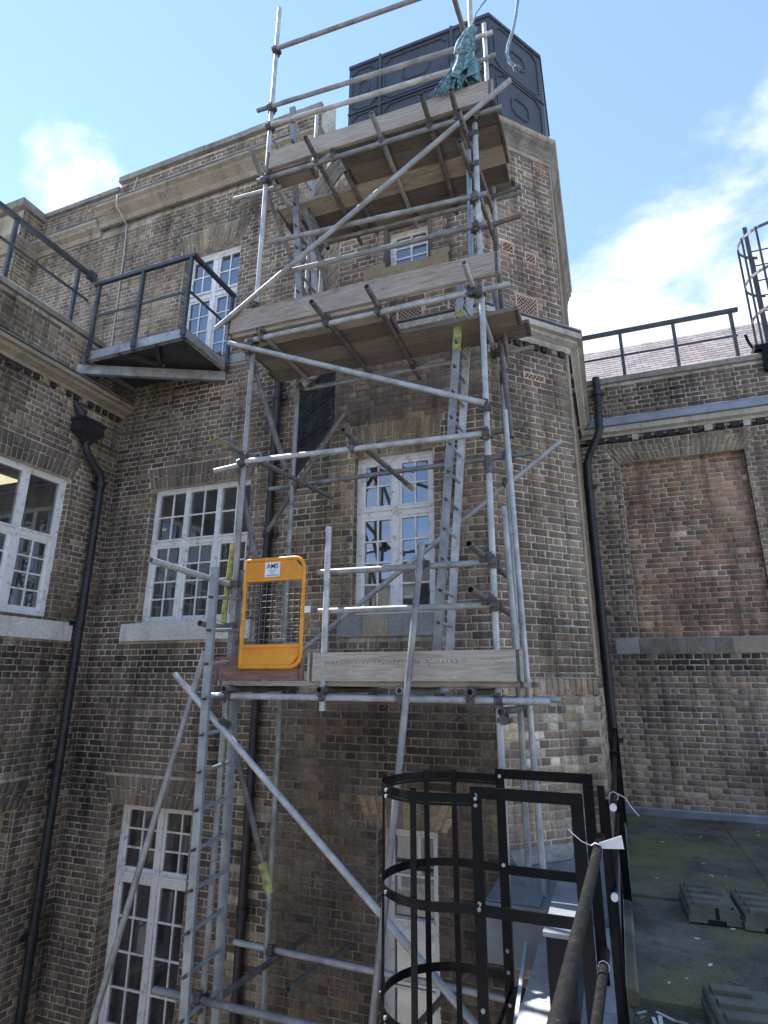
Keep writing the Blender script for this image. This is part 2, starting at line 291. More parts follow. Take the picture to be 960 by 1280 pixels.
# ------------------------------------------------------------------ mesh helpers
def V3(*a): return Vector(a)
class MB:
    def __init__(s): s.v = []; s.f = []; s.sm = []
    def add(s, vs, fs, smooth=False):
        o = len(s.v); s.v += [tuple(p) for p in vs]; s.f += [tuple(i+o for i in f) for f in fs]; s.sm += [smooth]*len(fs); return s
    def box(s, a, b):
        (x0, y0, z0), (x1, y1, z1) = a, b
        return s.add([(x0,y0,z0),(x1,y0,z0),(x1,y1,z0),(x0,y1,z0),(x0,y0,z1),(x1,y0,z1),(x1,y1,z1),(x0,y1,z1)],
                     [(0,3,2,1),(4,5,6,7),(0,1,5,4),(1,2,6,5),(2,3,7,6),(3,0,4,7)])
    def obox(s, c, ax, h):
        c = Vector(c); ax = [Vector(a).normalized() for a in ax]
        vs = [c + ax[0]*(i*h[0]) + ax[1]*(j*h[1]) + ax[2]*(k*h[2]) for k in (-1,1) for (i,j) in ((-1,-1),(1,-1),(1,1),(-1,1))]
        return s.add(vs, [(0,3,2,1),(4,5,6,7),(0,1,5,4),(1,2,6,5),(2,3,7,6),(3,0,4,7)])
    def bar(s, p0, p1, w, d, up=(0,0,1)):
        p0 = Vector(p0); p1 = Vector(p1); a = (p1-p0); L = a.length; a.normalize(); up = Vector(up)
        if abs(a.dot(up)) > .99: up = Vector((1,0,0))
        b = a.cross(up).normalized(); c = b.cross(a)
        return s.obox((p0+p1)/2, (a, b, c), (L/2, w/2, d/2))
    def tube(s, p0, p1, r, n=12, hollow=True, r1=None):
        p0 = Vector(p0); p1 = Vector(p1); a = (p1-p0).normalized(); r1 = r if r1 is None else r1
        u = a.cross(Vector((0,0,1)) if abs(a.z) < .9 else Vector((1,0,0))).normalized(); w = a.cross(u)
        cs = [(math.cos(2*math.pi*i/n), math.sin(2*math.pi*i/n)) for i in range(n)]
        R0 = [p0+u*(r*c)+w*(r*q) for c,q in cs]; R1 = [p1+u*(r1*c)+w*(r1*q) for c,q in cs]
        s.add(R0+R1, [(i,(i+1)%n,n+(i+1)%n,n+i) for i in range(n)], True)
        for base, q, d in ((R0, p0, a), (R1, p1, -a)):
            if hollow:
                k = 0.84; I0 = [q+(x-q)*k for x in base]; I1 = [x+d*(r*3) for x in I0]
                s.add(base+I0+I1, [(i,n+i,n+(i+1)%n,(i+1)%n) for i in range(n)] + [(n+i,2*n+i,2*n+(i+1)%n,n+(i+1)%n) for i in range(n)] + [tuple(range(2*n,3*n))])
            else: s.add(base, [tuple(range(n))])
        return s
    def path(s, pts, r, n=8):
        pts = [Vector(p) for p in pts]; rings = []
        prev = None
        for i, p in enumerate(pts):
            a = (pts[min(i+1, len(pts)-1)] - pts[max(i-1, 0)]).normalized()
            if prev is None: u = a.cross(Vector((0,0,1)) if abs(a.z) < .9 else Vector((1,0,0))).normalized()
            else: u = (prev - a*prev.dot(a)).normalized()
            prev = u; w = a.cross(u); rr = r[i] if isinstance(r, (list, tuple)) else r
            rings.append([p+u*(rr*math.cos(2*math.pi*k/n))+w*(rr*math.sin(2*math.pi*k/n)) for k in range(n)])
        vs = [v for R in rings for v in R]
        fs = [(j*n+k, j*n+(k+1)%n, (j+1)*n+(k+1)%n, (j+1)*n+k) for j in range(len(pts)-1) for k in range(n)]
        s.add(vs, fs, True); s.add(rings[0], [tuple(range(n))]); s.add(rings[-1], [tuple(range(n))]); return s
    def quad(s, *p): return s.add(p, [tuple(range(len(p)))])
    def prism(s, poly, z0, z1):
        n = len(poly)
        return s.add([(x,y,z0) for x,y in poly]+[(x,y,z1) for x,y in poly], [tuple(range(n-1,-1,-1)), tuple(range(n,2*n))] + [(i,(i+1)%n,n+(i+1)%n,n+i) for i in range(n)])
    def sweep(s, path, prof):
        """profile of (out, z) swept along a plan path; out is to the right of travel"""
        pts = [Vector((x, y, 0)) for x, y in path]; N = len(pts); rings = []
        for i in range(N):
            ns = []
            if i > 0: d = (pts[i]-pts[i-1]).normalized(); ns.append(Vector((d.y, -d.x, 0)))
            if i < N-1: d = (pts[i+1]-pts[i]).normalized(); ns.append(Vector((d.y, -d.x, 0)))
            if len(ns) == 2:
                b = (ns[0]+ns[1]).normalized(); b = b/ max(.3, b.dot(ns[0]))
            else: b = ns[0]
            rings.append([pts[i] + b*o + Vector((0,0,z)) for o, z in prof])
        n = len(prof); vs = [v for R in rings for v in R]
        fs = [(j*n+k, (j+1)*n+k, (j+1)*n+(k+1)%n, j*n+(k+1)%n) for j in range(N-1) for k in range(n)]
        s.add(vs, fs); s.add(rings[0], [tuple(range(n))]); s.add(rings[-1], [tuple(range(n))]); return s
    def mesh(s, name):
        me = bpy.data.meshes.new(name); me.from_pydata(s.v, [], s.f)
        me.polygons.foreach_set('use_smooth', s.sm); me.update(); return me
    def build(s, name, mat, parent=None, label=None, kind=None, loc=None):
        me = s.mesh(name); me.materials.append(MATS[mat])
        o = bpy.data.objects.new(name, me); COL.objects.link(o)
        if parent is not None: o.parent = parent
        if label: o['label'] = label
        if kind: o['kind'] = kind
        if loc is not None: o.location = loc
        return o
def thing(name, label, cat, loc=(0,0,0), group=None):
    o = bpy.data.objects.new(name, None); COL.objects.link(o); o.empty_display_size = 0.2
    o['label'] = label; o['category'] = cat
    if group: o['group'] = group
    o['_at'] = tuple(loc); o.location = (0,0,0)
    return o
def tag(o, label, cat, group=None):
    o['label'] = label; o['category'] = cat
    if group: o['group'] = group
    return o
def structure(o): o['kind'] = 'structure'; return o

# ------------------------------------------------------------------ brickwork
def in_frame(p):
    d = Vector(p) - Vector((0,0,CAM_Z)); f = d.dot(FWD)
    if f <= .1: return None
    x = 480+725.4*d.dot(RGT)/f; y = 640+725.4*d.dot(DWN)/f
    return (x, y, f) if -5 < x < 965 and -5 < y < 1285 else None
# weathered areas: (wall key, u, z, half width, half height, multiplier, share of bricks touched)
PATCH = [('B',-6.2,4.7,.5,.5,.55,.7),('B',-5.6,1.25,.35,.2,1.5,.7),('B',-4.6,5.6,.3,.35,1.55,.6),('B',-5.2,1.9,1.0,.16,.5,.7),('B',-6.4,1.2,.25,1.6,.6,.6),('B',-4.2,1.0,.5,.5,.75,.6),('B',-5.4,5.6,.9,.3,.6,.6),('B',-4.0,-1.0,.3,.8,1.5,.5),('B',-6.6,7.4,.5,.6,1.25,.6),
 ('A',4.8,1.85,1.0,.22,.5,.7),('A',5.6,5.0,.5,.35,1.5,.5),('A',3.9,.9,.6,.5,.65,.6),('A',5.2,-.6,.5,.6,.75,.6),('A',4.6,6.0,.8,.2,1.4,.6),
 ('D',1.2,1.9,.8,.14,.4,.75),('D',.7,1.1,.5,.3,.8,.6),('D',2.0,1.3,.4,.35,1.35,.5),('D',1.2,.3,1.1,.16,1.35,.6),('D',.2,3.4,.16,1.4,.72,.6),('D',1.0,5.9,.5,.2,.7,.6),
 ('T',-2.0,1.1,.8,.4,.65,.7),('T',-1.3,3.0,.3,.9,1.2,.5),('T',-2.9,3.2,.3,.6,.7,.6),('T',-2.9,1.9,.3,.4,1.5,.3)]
BRICKS = {}    # thing name -> list of (verts12, colour, size in picture)
BF = [(0,1,5,4),(1,2,6,5),(2,3,7,6),(3,0,4,7),(4,5,9,8),(5,6,10,9),(6,7,11,10),(7,4,8,11),(8,9,10,11)]
def add_brick(key, O, U, W, N, ua, ub, za, zb, col, proud=0.0045, quad=None):
    """one brick: O origin, U along, W up, N outward; quad gives four (u, w) corners instead of a rectangle"""
    j = lambda s: rng.uniform(-s, s)
    cs = quad or [(ua, za), (ub, za), (ub, zb), (ua, zb)]
    cs = [(u+j(.0034), w+j(.0030)) for u, w in cs]
    cu = sum(c[0] for c in cs)/4; cw = sum(c[1] for c in cs)/4
    pr = proud + rng.uniform(-.0025, .0035); ch = .004
    P_ = lambda u, w, n: O + U*u + W*w + N*n
    vs = [P_(u, w, -.012) for u, w in cs] + [P_(u, w, pr-ch) for u, w in cs]
    for u, w in cs:
        du = cu-u; dw = cw-w
        vs.append(P_(u+math.copysign(min(ch, abs(du)*.4), du), w+math.copysign(min(ch, abs(dw)*.4), dw), pr+j(.0012)))
    for k_, pu, pw, hu, hw, mu, sh in PATCH:
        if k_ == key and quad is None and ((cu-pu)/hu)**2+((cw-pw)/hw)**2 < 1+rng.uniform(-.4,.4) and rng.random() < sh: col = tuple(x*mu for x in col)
    c = P_(cu, cw, pr); q = in_frame(c); size = 0
    if q:
        view = (Vector((0,0,CAM_Z))-c).normalized().dot(N)
        size = max(0, view) * abs((cs[1][0]-cs[0][0])*(cs[2][1]-cs[1][1])) / q[2]**2
    BRICKS.setdefault(key, []).append((vs, col, size))
def make_bricks(key, parent, limit=300):
    L = BRICKS.get(key, [])
    L.sort(key=lambda b: -b[2])
    def mesh_of(bs, name):
        me = bpy.data.meshes.new(name)
        vs = np.array([[tuple(v) for v in b[0]] for b in bs], dtype=np.float32).reshape(-1, 3)
        fs = (np.array(BF)[None] + 12*np.arange(len(bs))[:, None, None]).reshape(-1)
        me.vertices.add(len(vs)); me.vertices.foreach_set('co', vs.ravel())
        nf = 9*len(bs); me.loops.add(4*nf); me.loops.foreach_set('vertex_index', fs.astype(np.int32))
        me.polygons.add(nf); me.polygons.foreach_set('loop_start', np.arange(0, 4*nf, 4, dtype=np.int32))
        me.update(calc_edges=True)
        a = me.color_attributes.new('Col', 'FLOAT_COLOR', 'POINT')
        cs = np.repeat(np.array([(*b[1], 1.0) for b in bs], dtype=np.float32), 12, axis=0)
        a.data.foreach_set('color', cs.ravel()); me.materials.append(MATS['brick']); return me
    for b in L[:limit]:
        if b[2] <= 0: continue
        o = bpy.data.objects.new('brick', mesh_of([b], 'brick')); COL.objects.link(o); o.parent = parent
    rest = [b for i, b in enumerate(L) if i >= limit or b[2] <= 0]
    if rest:
        o = bpy.data.objects.new('brickwork', mesh_of(rest, 'brickwork')); COL.objects.link(o); o.parent = parent; o['kind'] = 'stuff'
def wall_grid(mb, O, U, N, u0, u1, z0, z1, holes):
    us = sorted({u0, u1, *[h[0] for h in holes], *[h[1] for h in holes]}); zs = sorted({z0, z1, *[h[2] for h in holes], *[h[3] for h in holes]})
    us = [u for u in us if u0 <= u <= u1]; zs = [z for z in zs if z0 <= z <= z1]; Z = Vector((0,0,1))
    for a, b in zip(us, us[1:]):
        for c, d in zip(zs, zs[1:]):
            mu, mz = (a+b)/2, (c+d)/2
            if any(h[0] < mu < h[1] and h[2] < mz < h[3] for h in holes): continue
            mb.quad(O+U*a+Z*c, O+U*b+Z*c, O+U*b+Z*d, O+U*a+Z*d)
COURSE = 0.075
def lay(key, O, U, N, u0, u1, z0, z1, pal, cuts=(), bond='english', u0f=None, u1f=None, off=0.0):
    """courses of bricks; cuts: functions z -> list of (ua, ub) left free"""
    W = Vector((0,0,1)); r0 = math.ceil(z0/COURSE-1e-6); r1 = int(math.floor(z1/COURSE+1e-6))
    for r in range(r0, r1):
        za = r*COURSE+.0055; zb = za+.064; zm = (za+zb)/2
        lo = max(u0, u0f(zm)) if u0f else u0; hi = min(u1, u1f(zm)) if u1f else u1
        if hi-lo < .04: continue
        header = (r % 2 == 0) if bond == 'english' else (bond == 'header')
        if bond == 'stretcher': header = rng.random() < .12
        free = []
        for c in cuts: free += c(zm)
        u = lo + off - (0.225 if not header else .1125)*(1.0) + (0.056 if (header and bond == 'english') else 0)
        if bond == 'stretcher': u -= rng.uniform(0, .22)
        while u < hi:
            w = .1125 if header else .225
            if bond == 'mixed' or bond == 'flemish': w = .225 if (int(round(u/.05))+r) % 2 else .1125
            if bond == 'stretcher': w = rng.choice([.225, .225, .215, .235, .17, .11])
            segs = [(max(u, lo), min(u+w, hi))]
            for fa, fb in free:
                ns = []
                for a, b in segs:
                    if fb <= a or fa >= b: ns.append((a, b)); continue
                    if a < fa: ns.append((a, fa))
                    if b > fb: ns.append((fb, b))
                segs = ns
            for a, b in segs:
                if b-a > .035: add_brick(key, O, U, W, N, a+.006, b-.006, za, zb, pal((a+b)/2, zm))
            u += w
def rect(u0, u1, z0, z1): return lambda z: [(u0, u1)] if z0 < z < z1 else []
def mixc(a, b, t): return tuple(x+(y-x)*t for x, y in zip(a, b))
def jit(c, s=.17):
    c = mixc(c, (0.108, 0.088, 0.072), .56); c = [x*w+.008 for x, w in zip(c, (1.84, 1.68, 1.45))]
    k = 1+rng.uniform(-s, s); h = rng.uniform(-.06, .06); return (max(.008, c[0]*k*(1+h)), max(.008, c[1]*k), max(.008, c[2]*k*(1-h)))
STOCK = [(0.155,0.118,0.080),(0.125,0.098,0.072),(0.098,0.080,0.064),(0.175,0.135,0.086),(0.115,0.085,0.066),(0.080,0.069,0.060),(0.14,0.100,0.074)]
SOOT = [(0.060,0.055,0.053),(0.074,0.065,0.059),(0.048,0.045,0.045),(0.085,0.072,0.063)]
YELLOW = [(0.235,0.190,0.125),(0.27,0.220,0.15),(0.20,0.16,0.11)]
RED = [(0.195,0.130,0.100),(0.165,0.110,0.088),(0.225,0.158,0.124),(0.140,0.098,0.080),(0.205,0.158,0.128)]
PALE = [(0.30,0.27,0.22),(0.36,0.33,0.28),(0.25,0.215,0.165)]
def nz(x, y, s, seed=0.0): return mnoise.noise(Vector((x*s+seed, y*s-seed*.7, seed)))
def palette(seed, soot=0.0, yellow=0.0, warm=0.0):
    def f(u, z):
        n = nz(u, z, .55, seed)+.45*nz(u, z, 1.9, seed+5)
        c = rng.choice(STOCK)
        if rng.random() < max(0, n+soot+.1): c = rng.choice(SOOT)
        elif rng.random() < max(0, -n*.55+yellow): c = rng.choice(YELLOW)
        elif rng.random() < warm: c = rng.choice(RED)
        if rng.random() < .006: c = rng.choice(PALE)
        return jit(c)
    return f
def flat_arch(key, parent, O, U, N, u0, u1, z0, h, splay, pal, wv=.070, proud=.006):
    n = int(round((u1-u0)/wv)); W = Vector((0,0,1)); cut = []
    for i in range(n):
        a = i/n; b = (i+1)/n
        ba, bb = u0+(u1-u0)*a, u0+(u1-u0)*b
        ta, tb = u0-splay+(u1-u0+2*splay)*a, u0-splay+(u1-u0+2*splay)*b
        col = pal((ba+bb)/2, z0+h/2)
        k = rng.choice([.38, .5, .62])
        for lo, hi in ((0, k), (k, 1)):
            L = lambda q0, q1, t: q0+(q1-q0)*t
            add_brick(key, O, U, W, N, 0, 0, 0, 0, jit(col, .15), proud, quad=[(L(ba,ta,lo)+.0045, z0+h*lo+.005), (L(bb,tb,lo)-.0045, z0+h*lo+.005), (L(bb,tb,hi)-.0045, z0+h*hi-.005), (L(ba,ta,hi)+.0045, z0+h*hi-.005)])
    def cutf(z):
        t = (z-z0)/h
        return [(u0-splay*t, u1+splay*t)] if 0 < t < 1 else []
    return cutf
def reveal(key, parent, O, U, N, u0, u1, z0, z1, depth, pal, sides='LRTB', brick=True):
    """jambs, head and floor of an opening of the given depth"""
    Z = Vector((0,0,1)); mb = MB(); I = -N*depth
    p = lambda u, z, k: O+U*u+Z*z+I*k
    mb.quad(p(u0,z0,0), p(u0,z1,0), p(u0,z1,1), p(u0,z0,1)); mb.quad(p(u1,z0,0), p(u1,z1,0), p(u1,z1,1), p(u1,z0,1))
    mb.quad(p(u0,z1,0), p(u1,z1,0), p(u1,z1,1), p(u0,z1,1)); mb.quad(p(u0,z0,0), p(u1,z0,0), p(u1,z0,1), p(u0,z0,1))
    mb.build('reveal', 'mortar', parent)
    if brick and depth > .05:
        lay(key, O+U*u0+I, -I.normalized(), U, 0, depth, z0, z1, pal, bond='header')
        lay(key, O+U*u1+I, -I.normalized(), -U, 0, depth, z0, z1, pal, bond='header')
def window(parent, O, U, N, u0, u1, z0, z1, lights, rows, recess, fw=.065, label=None, mull=.075, transoms=(), room=1.6, curtain=False, cas=.035, bar=.02, thick=.07, skip_sill=True, frame_mat='white_paint'):
    """lights: list of widths (relative); rows: list of (za, zb, panes across, panes up, casement?) from z0 upward as fractions"""
    Z = Vector((0,0,1)); B = O - N*recess
    pt = lambda u, z, n: B+U*u+Z*z+N*n
    def blk(mb, a, b, c, d, n0, n1):
        vs = [pt(a,c,n0),pt(b,c,n0),pt(b,d,n0),pt(a,d,n0),pt(a,c,n1),pt(b,c,n1),pt(b,d,n1),pt(a,d,n1)]
        mb.add(vs, [(0,3,2,1),(4,5,6,7),(0,1,5,4),(1,2,6,5),(2,3,7,6),(3,0,4,7)])
    mb = MB()
    blk(mb, u0, u0+fw, z0, z1, -thick, 0); blk(mb, u1-fw, u1, z0, z1, -thick, 0)
    blk(mb, u0+fw, u1-fw, z1-fw, z1, -thick, -.002); blk(mb, u0+fw, u1-fw, z0, z0+fw*.8, -thick, -.002)
    n = len(lights); tw = u1-u0-2*fw-mull*(n-1); tot = sum(lights); ed = []; u = u0+fw
    for i, w in enumerate(lights):
        a, b = u, u+tw*w/tot; ed.append((a, b)); u = b
        if i < n-1: blk(mb, u, u+mull, z0+fw*.8, z1-fw, -thick, .006); u += mull
    zz = [z0+fw*.8] ; bands = []
    H = z1-fw-zz[0]
    for i, (fa, fb, nx, ny, cs) in enumerate(rows):
        bands.append((zz[0]+H*fa, zz[0]+H*fb, nx, ny, cs))
    for i in range(len(bands)-1):
        a, b = bands[i][1], bands[i+1][0]
        for e in ed:
            blk(mb, e[0], e[1], a, b, -thick, -.004); blk(mb, e[0]-.004, e[1]+.004, b-.028, b-.006, -thick, .022)
    w = mb.build('window', frame_mat, parent, label)
    for (a, b) in ed:
        for (za, zb, nx, ny, cs) in bands:
            c = cas if cs else .016
            fb_ = MB()
            if cs:
                blk(fb_, a, a+c, za, zb, -.055, -.016); blk(fb_, b-c, b, za, zb, -.055, -.016); blk(fb_, a+c, b-c, zb-c, zb, -.055, -.017); blk(fb_, a+c, b-c, za, za+c*1.2, -.055, -.017)
                fb_.build('casement', frame_mat, w); x0, x1, y0, y1 = a+c, b-c, za+c*1.2, zb-c
            else: x0, x1, y0, y1 = a, b, za, zb
            gb = MB()
            for i in range(1, nx): q = x0+(x1-x0)*i/nx; blk(gb, q-bar/2, q+bar/2, y0, y1, -.05, -.022)
            for i in range(1, ny): q = y0+(y1-y0)*i/ny; blk(gb, x0, x1, q-bar/2, q+bar/2, -.049, -.024)
            if gb.v: gb.build('glazing_bars', frame_mat, w)
            for i in range(nx):
                for k in range(ny):
                    pa, pb = x0+(x1-x0)*i/nx, x0+(x1-x0)*(i+1)/nx; qa, qb = y0+(y1-y0)*k/ny, y0+(y1-y0)*(k+1)/ny
                    t1, t2 = rng.uniform(-.005, .005), rng.uniform(-.005, .005)
                    MB().quad(pt(pa,qa,-.036+t1), pt(pb,qa,-.036+t2), pt(pb,qb,-.036-t1), pt(pa,qb,-.036-t2)).build('pane', 'glass', w)
    rm = MB(); d = -room
    rm.quad(pt(u0,z0,-thick),pt(u0,z1,-thick),pt(u0-.3,z1,d),pt(u0-.3,z0,d)); rm.quad(pt(u1,z0,-thick),pt(u1,z1,-thick),pt(u1+.3,z1,d),pt(u1+.3,z0,d))
    rm.quad(pt(u0,z1,-thick),pt(u1,z1,-thick),pt(u1+.3,z1,d),pt(u0-.3,z1,d)); rm.quad(pt(u0,z0,-thick),pt(u1,z0,-thick),pt(u1+.3,z0,d),pt(u0-.3,z0,d))
    rm.quad(pt(u0-.3,z0,d),pt(u1+.3,z0,d),pt(u1+.3,z1,d),pt(u0-.3,z1,d))
    rm.build('room', 'interior', w)
    if curtain:
        cm = MB(); vs = []; nn = 90
        for i in range(nn+1):
            q = u0+.03+(u1-u0-.06)*i/nn; dd = -.16-.03*math.sin(i*1.15+math.sin(i*.31)*2)-.012*math.sin(i*2.7)
            vs += [pt(q, z0+.02, dd), pt(q, z1-.02, dd*.9)]
        gap = (nn*.42, nn*.55)
        cm.add(vs, [(2*i,2*i+2,2*i+3,2*i+1) for i in range(nn) if not gap[0] < i < gap[1]], True); cm.build('curtain', 'curtain', w)
    return w
def stones(parent, name, mat, path0, path1, out, inn, z0, z1, lens, N, gap=.004, weather=.0):
    """run of coping stones between two points; N outward, thickness from -inn to out"""
    a = Vector((*path0, 0)); b = Vector((*path1, 0)); d = (b-a); L = d.length; d.normalize(); N = Vector(N); u = 0; k = 0
    while u < L-.02:
        w = min(lens*(1+rng.uniform(-.18, .18)), L-u)
        if L-u-w < .2: w = L-u
        mb = MB(); j = rng.uniform(-.004, .004)
        p = lambda t, o, z: a+d*t+N*o+Vector((0,0,z))
        e0, e1 = u+gap/2, u+w-gap/2
        pr = [(out+j, z0), (out+j, z1-.02-weather), (out-.02, z1-weather), (-inn+.02, z1), (-inn, z1-.02), (-inn, z0)]
        vs = [p(e0, o, z+j*.5) for o, z in pr]+[p(e1, o, z+j*.5) for o, z in pr]; n = len(pr)
        mb.add(vs, [(i, (i+1)%n, n+(i+1)%n, n+i) for i in range(n)]+[tuple(range(n)), tuple(range(n, 2*n))])
        mb.build(name, mat, parent); u += w

def cornice_run(parent, p, q, prof, mat, seg=.8, name='cornice_stone'):
    p, q = Vector((*p, 0)), Vector((*q, 0)); d = q-p; L = d.length; d.normalize(); n = max(1, int(round(L/seg))); u = 0
    for i in range(n):
        w = L/n; a = p+d*(u+.002); b = p+d*(u+w-.002); j = rng.uniform(-.004, .004)
        MB().sweep([(a.x, a.y), (b.x, b.y)], [(o+(j if o > .02 else 0), z) for o, z in prof]).build(name, mat, parent); u += w
# ------------------------------------------------------------------ ground and flat roof (setting)
X_, Y_, Z_ = Vector((1,0,0)), Vector((0,1,0)), Vector((0,0,1))
GZ = -7.0
structure(MB().quad((-400,-400,GZ),(400,-400,GZ),(400,400,GZ),(-400,400,GZ)).build('ground', 'paving'))
YB, YT, YD, XA = 6.15, 5.57, 9.0, -6.65

# ------------------------------------------------------------------ main range: long wall B
B = thing('brick_building', 'long sooty brick range with balcony door window behind the scaffold', 'building', (-5,YB,GZ))
O = Vector((0, YB, 0)); N = Vector((0,-1,0)); XR = -3.20
pB = palette(2.3, .16, .06, .05); pArch = lambda u, z: rng.choice([(0.105,0.092,0.080),(0.085,0.075,0.067),(0.13,0.112,0.092)])
pArchY = lambda u, z: rng.choice([(0.25,0.205,0.14),(0.21,0.175,0.125),(0.28,0.235,0.165),(0.165,0.142,0.108)])
wins = [(-5.84,-4.76,6.20,8.24),(-5.90,-4.25,2.36,4.24),(-5.94,-4.72,-2.6,0.18)]
bw = MB(); wall_grid(bw, O, X_, N, -9.5, XR, GZ, 10.2, wins); bw.build('wall', 'mortar', B)
cuts = [rect(a, b, c, d) for a, b, c, d in wins]
cuts.append(flat_arch('B', B, O, X_, N, -5.88, -4.72, 8.24, .38, .13, pArchY))
cuts.append(flat_arch('B', B, O, X_, N, -5.92, -4.23, 4.24, .32, .09, pArch))
cuts.append(flat_arch('B', B, O, X_, N, -5.98, -4.70, 0.18, .32, .12, pArch))
cuts.append(rect(-6.12, -4.05, 2.10, 2.36)); cuts.append(rect(-4.98,-4.50,6.02,6.18))
def pB2(u, z):
    c = pB(u, z)
    if z > 6.6 and rng.random() < .55: c = jit(rng.choice(STOCK[:4]+YELLOW[:1]))
    if u > -4.3 and 5 < z < 8.6 and rng.random() < .3: c = jit(rng.choice(YELLOW))
    if u < -5.4 and z < 5.3 and rng.random() < .4: c = jit(rng.choice(SOOT))
    if -4.1 < u and -1.6 < z < .6 and rng.random() < .35: c = jit(rng.choice(PALE))
    return c
lay('B', O, X_, N, XA, XR, -3.3, 9.28, pB2, cuts)
lay('B', O, X_, N, -9.4, XA, 6.3, 9.17, pB2)
lay('B', O, X_, N, -9.4, -7.55, 9.43, 10.06, pB2)
lay('B', O, X_, N, -7.5, -3.45, 9.60, 10.24, pB2)
reveal('B', B, O, X_, N, *wins[0], .13, pB2); reveal('B', B, O, X_, N, *wins[1], .10, pB2); reveal('B', B, O, X_, N, *wins[2], .22, pB2)
window(B, O, X_, N, *wins[0], [1,1], [(0,.60,2,4,True),(.655,1,2,2,True)], .13, label='upper white window above the balcony, panes reflecting sky')
window(B, O, X_, N, *wins[1], [1,1,1], [(0,.575,2,4,True),(.625,1,2,2,False)], .10, label='three light white window with dark panes and peeling sill')
window(B, O, X_, N, *wins[2], [1,1], [(0,.70,2,5,True),(.735,1,2,3,True)], .22, label='tall lower white window with grey curtains', curtain=True)
MB().box((-6.10,YB-.06,2.13),(-4.08,YB+.02,2.355)).build('sill', 'painted_sill', B)
MB().box((-4.97,YB-.02,6.03),(-4.50,YB+.02,6.17)).build('pad_stone', 'concrete', B)
MB().box((-3.74,YB-.006,3.48),(-3.50,YB+.01,3.84)).build('plaster_patch', 'lime_plaster', B)
# cornices and parapet
corn = lambda z0, z1, o: [(0,z0),(.04,z0),(.06,z0+.05),(.06,z0+.09),(o*.7,z1-.13),(o*.78,z1-.10),(o,z1-.07),(o,z1-.015),(o-.03,z1),(0,z1)]
cornice_run(B, (-9.38,YB), (-7.75,YB), corn(9.17,9.43,.20), 'stone')
cornice_run(B, (-7.75,YB-.06), (XR-.12,YB-.06), corn(9.28,9.60,.24), 'stone', .9)
MB().sweep([(-9.38,YB),(-7.55,YB)], [(.0,9.43),(.205,9.432),(.21,9.44),(0,9.452)]).build('flashing', 'lead', B)
MB().sweep([(-7.75,YB-.06),(XR-.12,YB-.06)], [(.0,9.602),(.245,9.602),(.25,9.612),(0,9.63)]).build('flashing', 'lead', B)
MB().box((-9.4,YB+.001,9.42),(-7.5,YB+.36,10.07)).build('parapet', 'mortar', B)
MB().box((-7.5,YB+.001,9.59),(-3.45,YB+.40,10.245)).build('parapet', 'mortar', B)
lay('B', Vector((-3.45,YB,0)), Y_, X_, 0, .40, 9.6, 10.24, pB2)
stones(B, 'coping_stone', 'coping_stone', (-9.4,YB), (-7.5,YB), .06, .42, 10.07, 10.22, .85, (0,-1,0), weather=.04)
stones(B, 'coping_stone', 'coping_stone', (-7.5,YB), (-3.43,YB), .07, .45, 10.245, 10.43, .9, (0,-1,0), weather=.05)
# pavilion at the far left end of the range
pv = MB(); pv.box((-12.5,5.76,6.3),(-9.4,6.5,10.0)); pv.build('pavilion_wall', 'mortar', B)
lay('B', Vector((-9.4,5.76,0)), Y_, X_, 0, .39, 6.3, 10.0, pB2)
lay('B', Vector((0,5.76,0)), X_, N, -11.2, -9.4, 6.3, 9.1, pB2)
MB().box((-11.4,5.735,9.42),(-9.55,5.758,9.98)).build('render_panel', 'stone_yellow', B)
MB().sweep([(-12.5,5.76),(-9.4,5.76),(-9.4,6.14)], corn(9.05,9.33,.16)).build('cornice', 'stone', B)
MB().sweep([(-12.5,5.76),(-9.4,5.76),(-9.4,6.14)], [(0,10.0),(.10,10.0),(.12,10.04),(.12,10.14),(.05,10.2),(-.4,10.26),(-.4,10.0)]).build('coping_stone', 'coping_stone', B)
MB().box((-12.6,6.0,GZ),(-9.5,6.4,6.3)).build('wall', 'brick_far', B)
# roof deck and back of the range
MB().box((-12.5,6.56,9.0),(-3.5,14,9.5)).build('roof', 'lead', B)
make_bricks('B', B)

# ------------------------------------------------------------------ left wing: wall A facing right
A = thing('brick_wing', 'dark brick wing at the left edge with stone cornice and roof railing', 'building', (XA,4,GZ))
O = Vector((XA,0,0)); N = Vector((1,0,0))
pA = palette(7.7, .18, .05, .05)
wA = [(3.72,5.44,2.40,4.25),(4.0,5.42,-2.4,0.18)]
bw = MB(); wall_grid(bw, O, Y_, N, 1.0, YB, GZ, 6.35, wA); bw.build('wall', 'mortar', A)
cuts = [rect(*w) for w in wA]
cuts.append(flat_arch('A', A, O, Y_, N, 3.70, 5.46, 4.25, .32, .10, lambda u, z: rng.choice(SOOT+[(0.10,0.085,0.07)])))
cuts.append(flat_arch('A', A, O, Y_, N, 3.98, 5.44, 0.18, .32, .12, pArch))
cuts.append(rect(3.5, 5.80, 2.10, 2.36)); cuts.append(rect(1, 7, 5.45, 5.66))
def pA2(u, z):
    c = pA(u, z)
    if z > 5.6 and rng.random() < .7: c = jit(rng.choice(STOCK[:4]+RED[:2]))
    if u > 5.5 and z > 4.6 and rng.random() < .35: c = jit(rng.choice(YELLOW))
    return c
lay('A', O, Y_, N, 2.2, YB, -3.3, 6.34, pA2, cuts)
reveal('A', A, O, Y_, N, *wA[0], .09, pA2); reveal('A', A, O, Y_, N, *wA[1], .16, pA2)
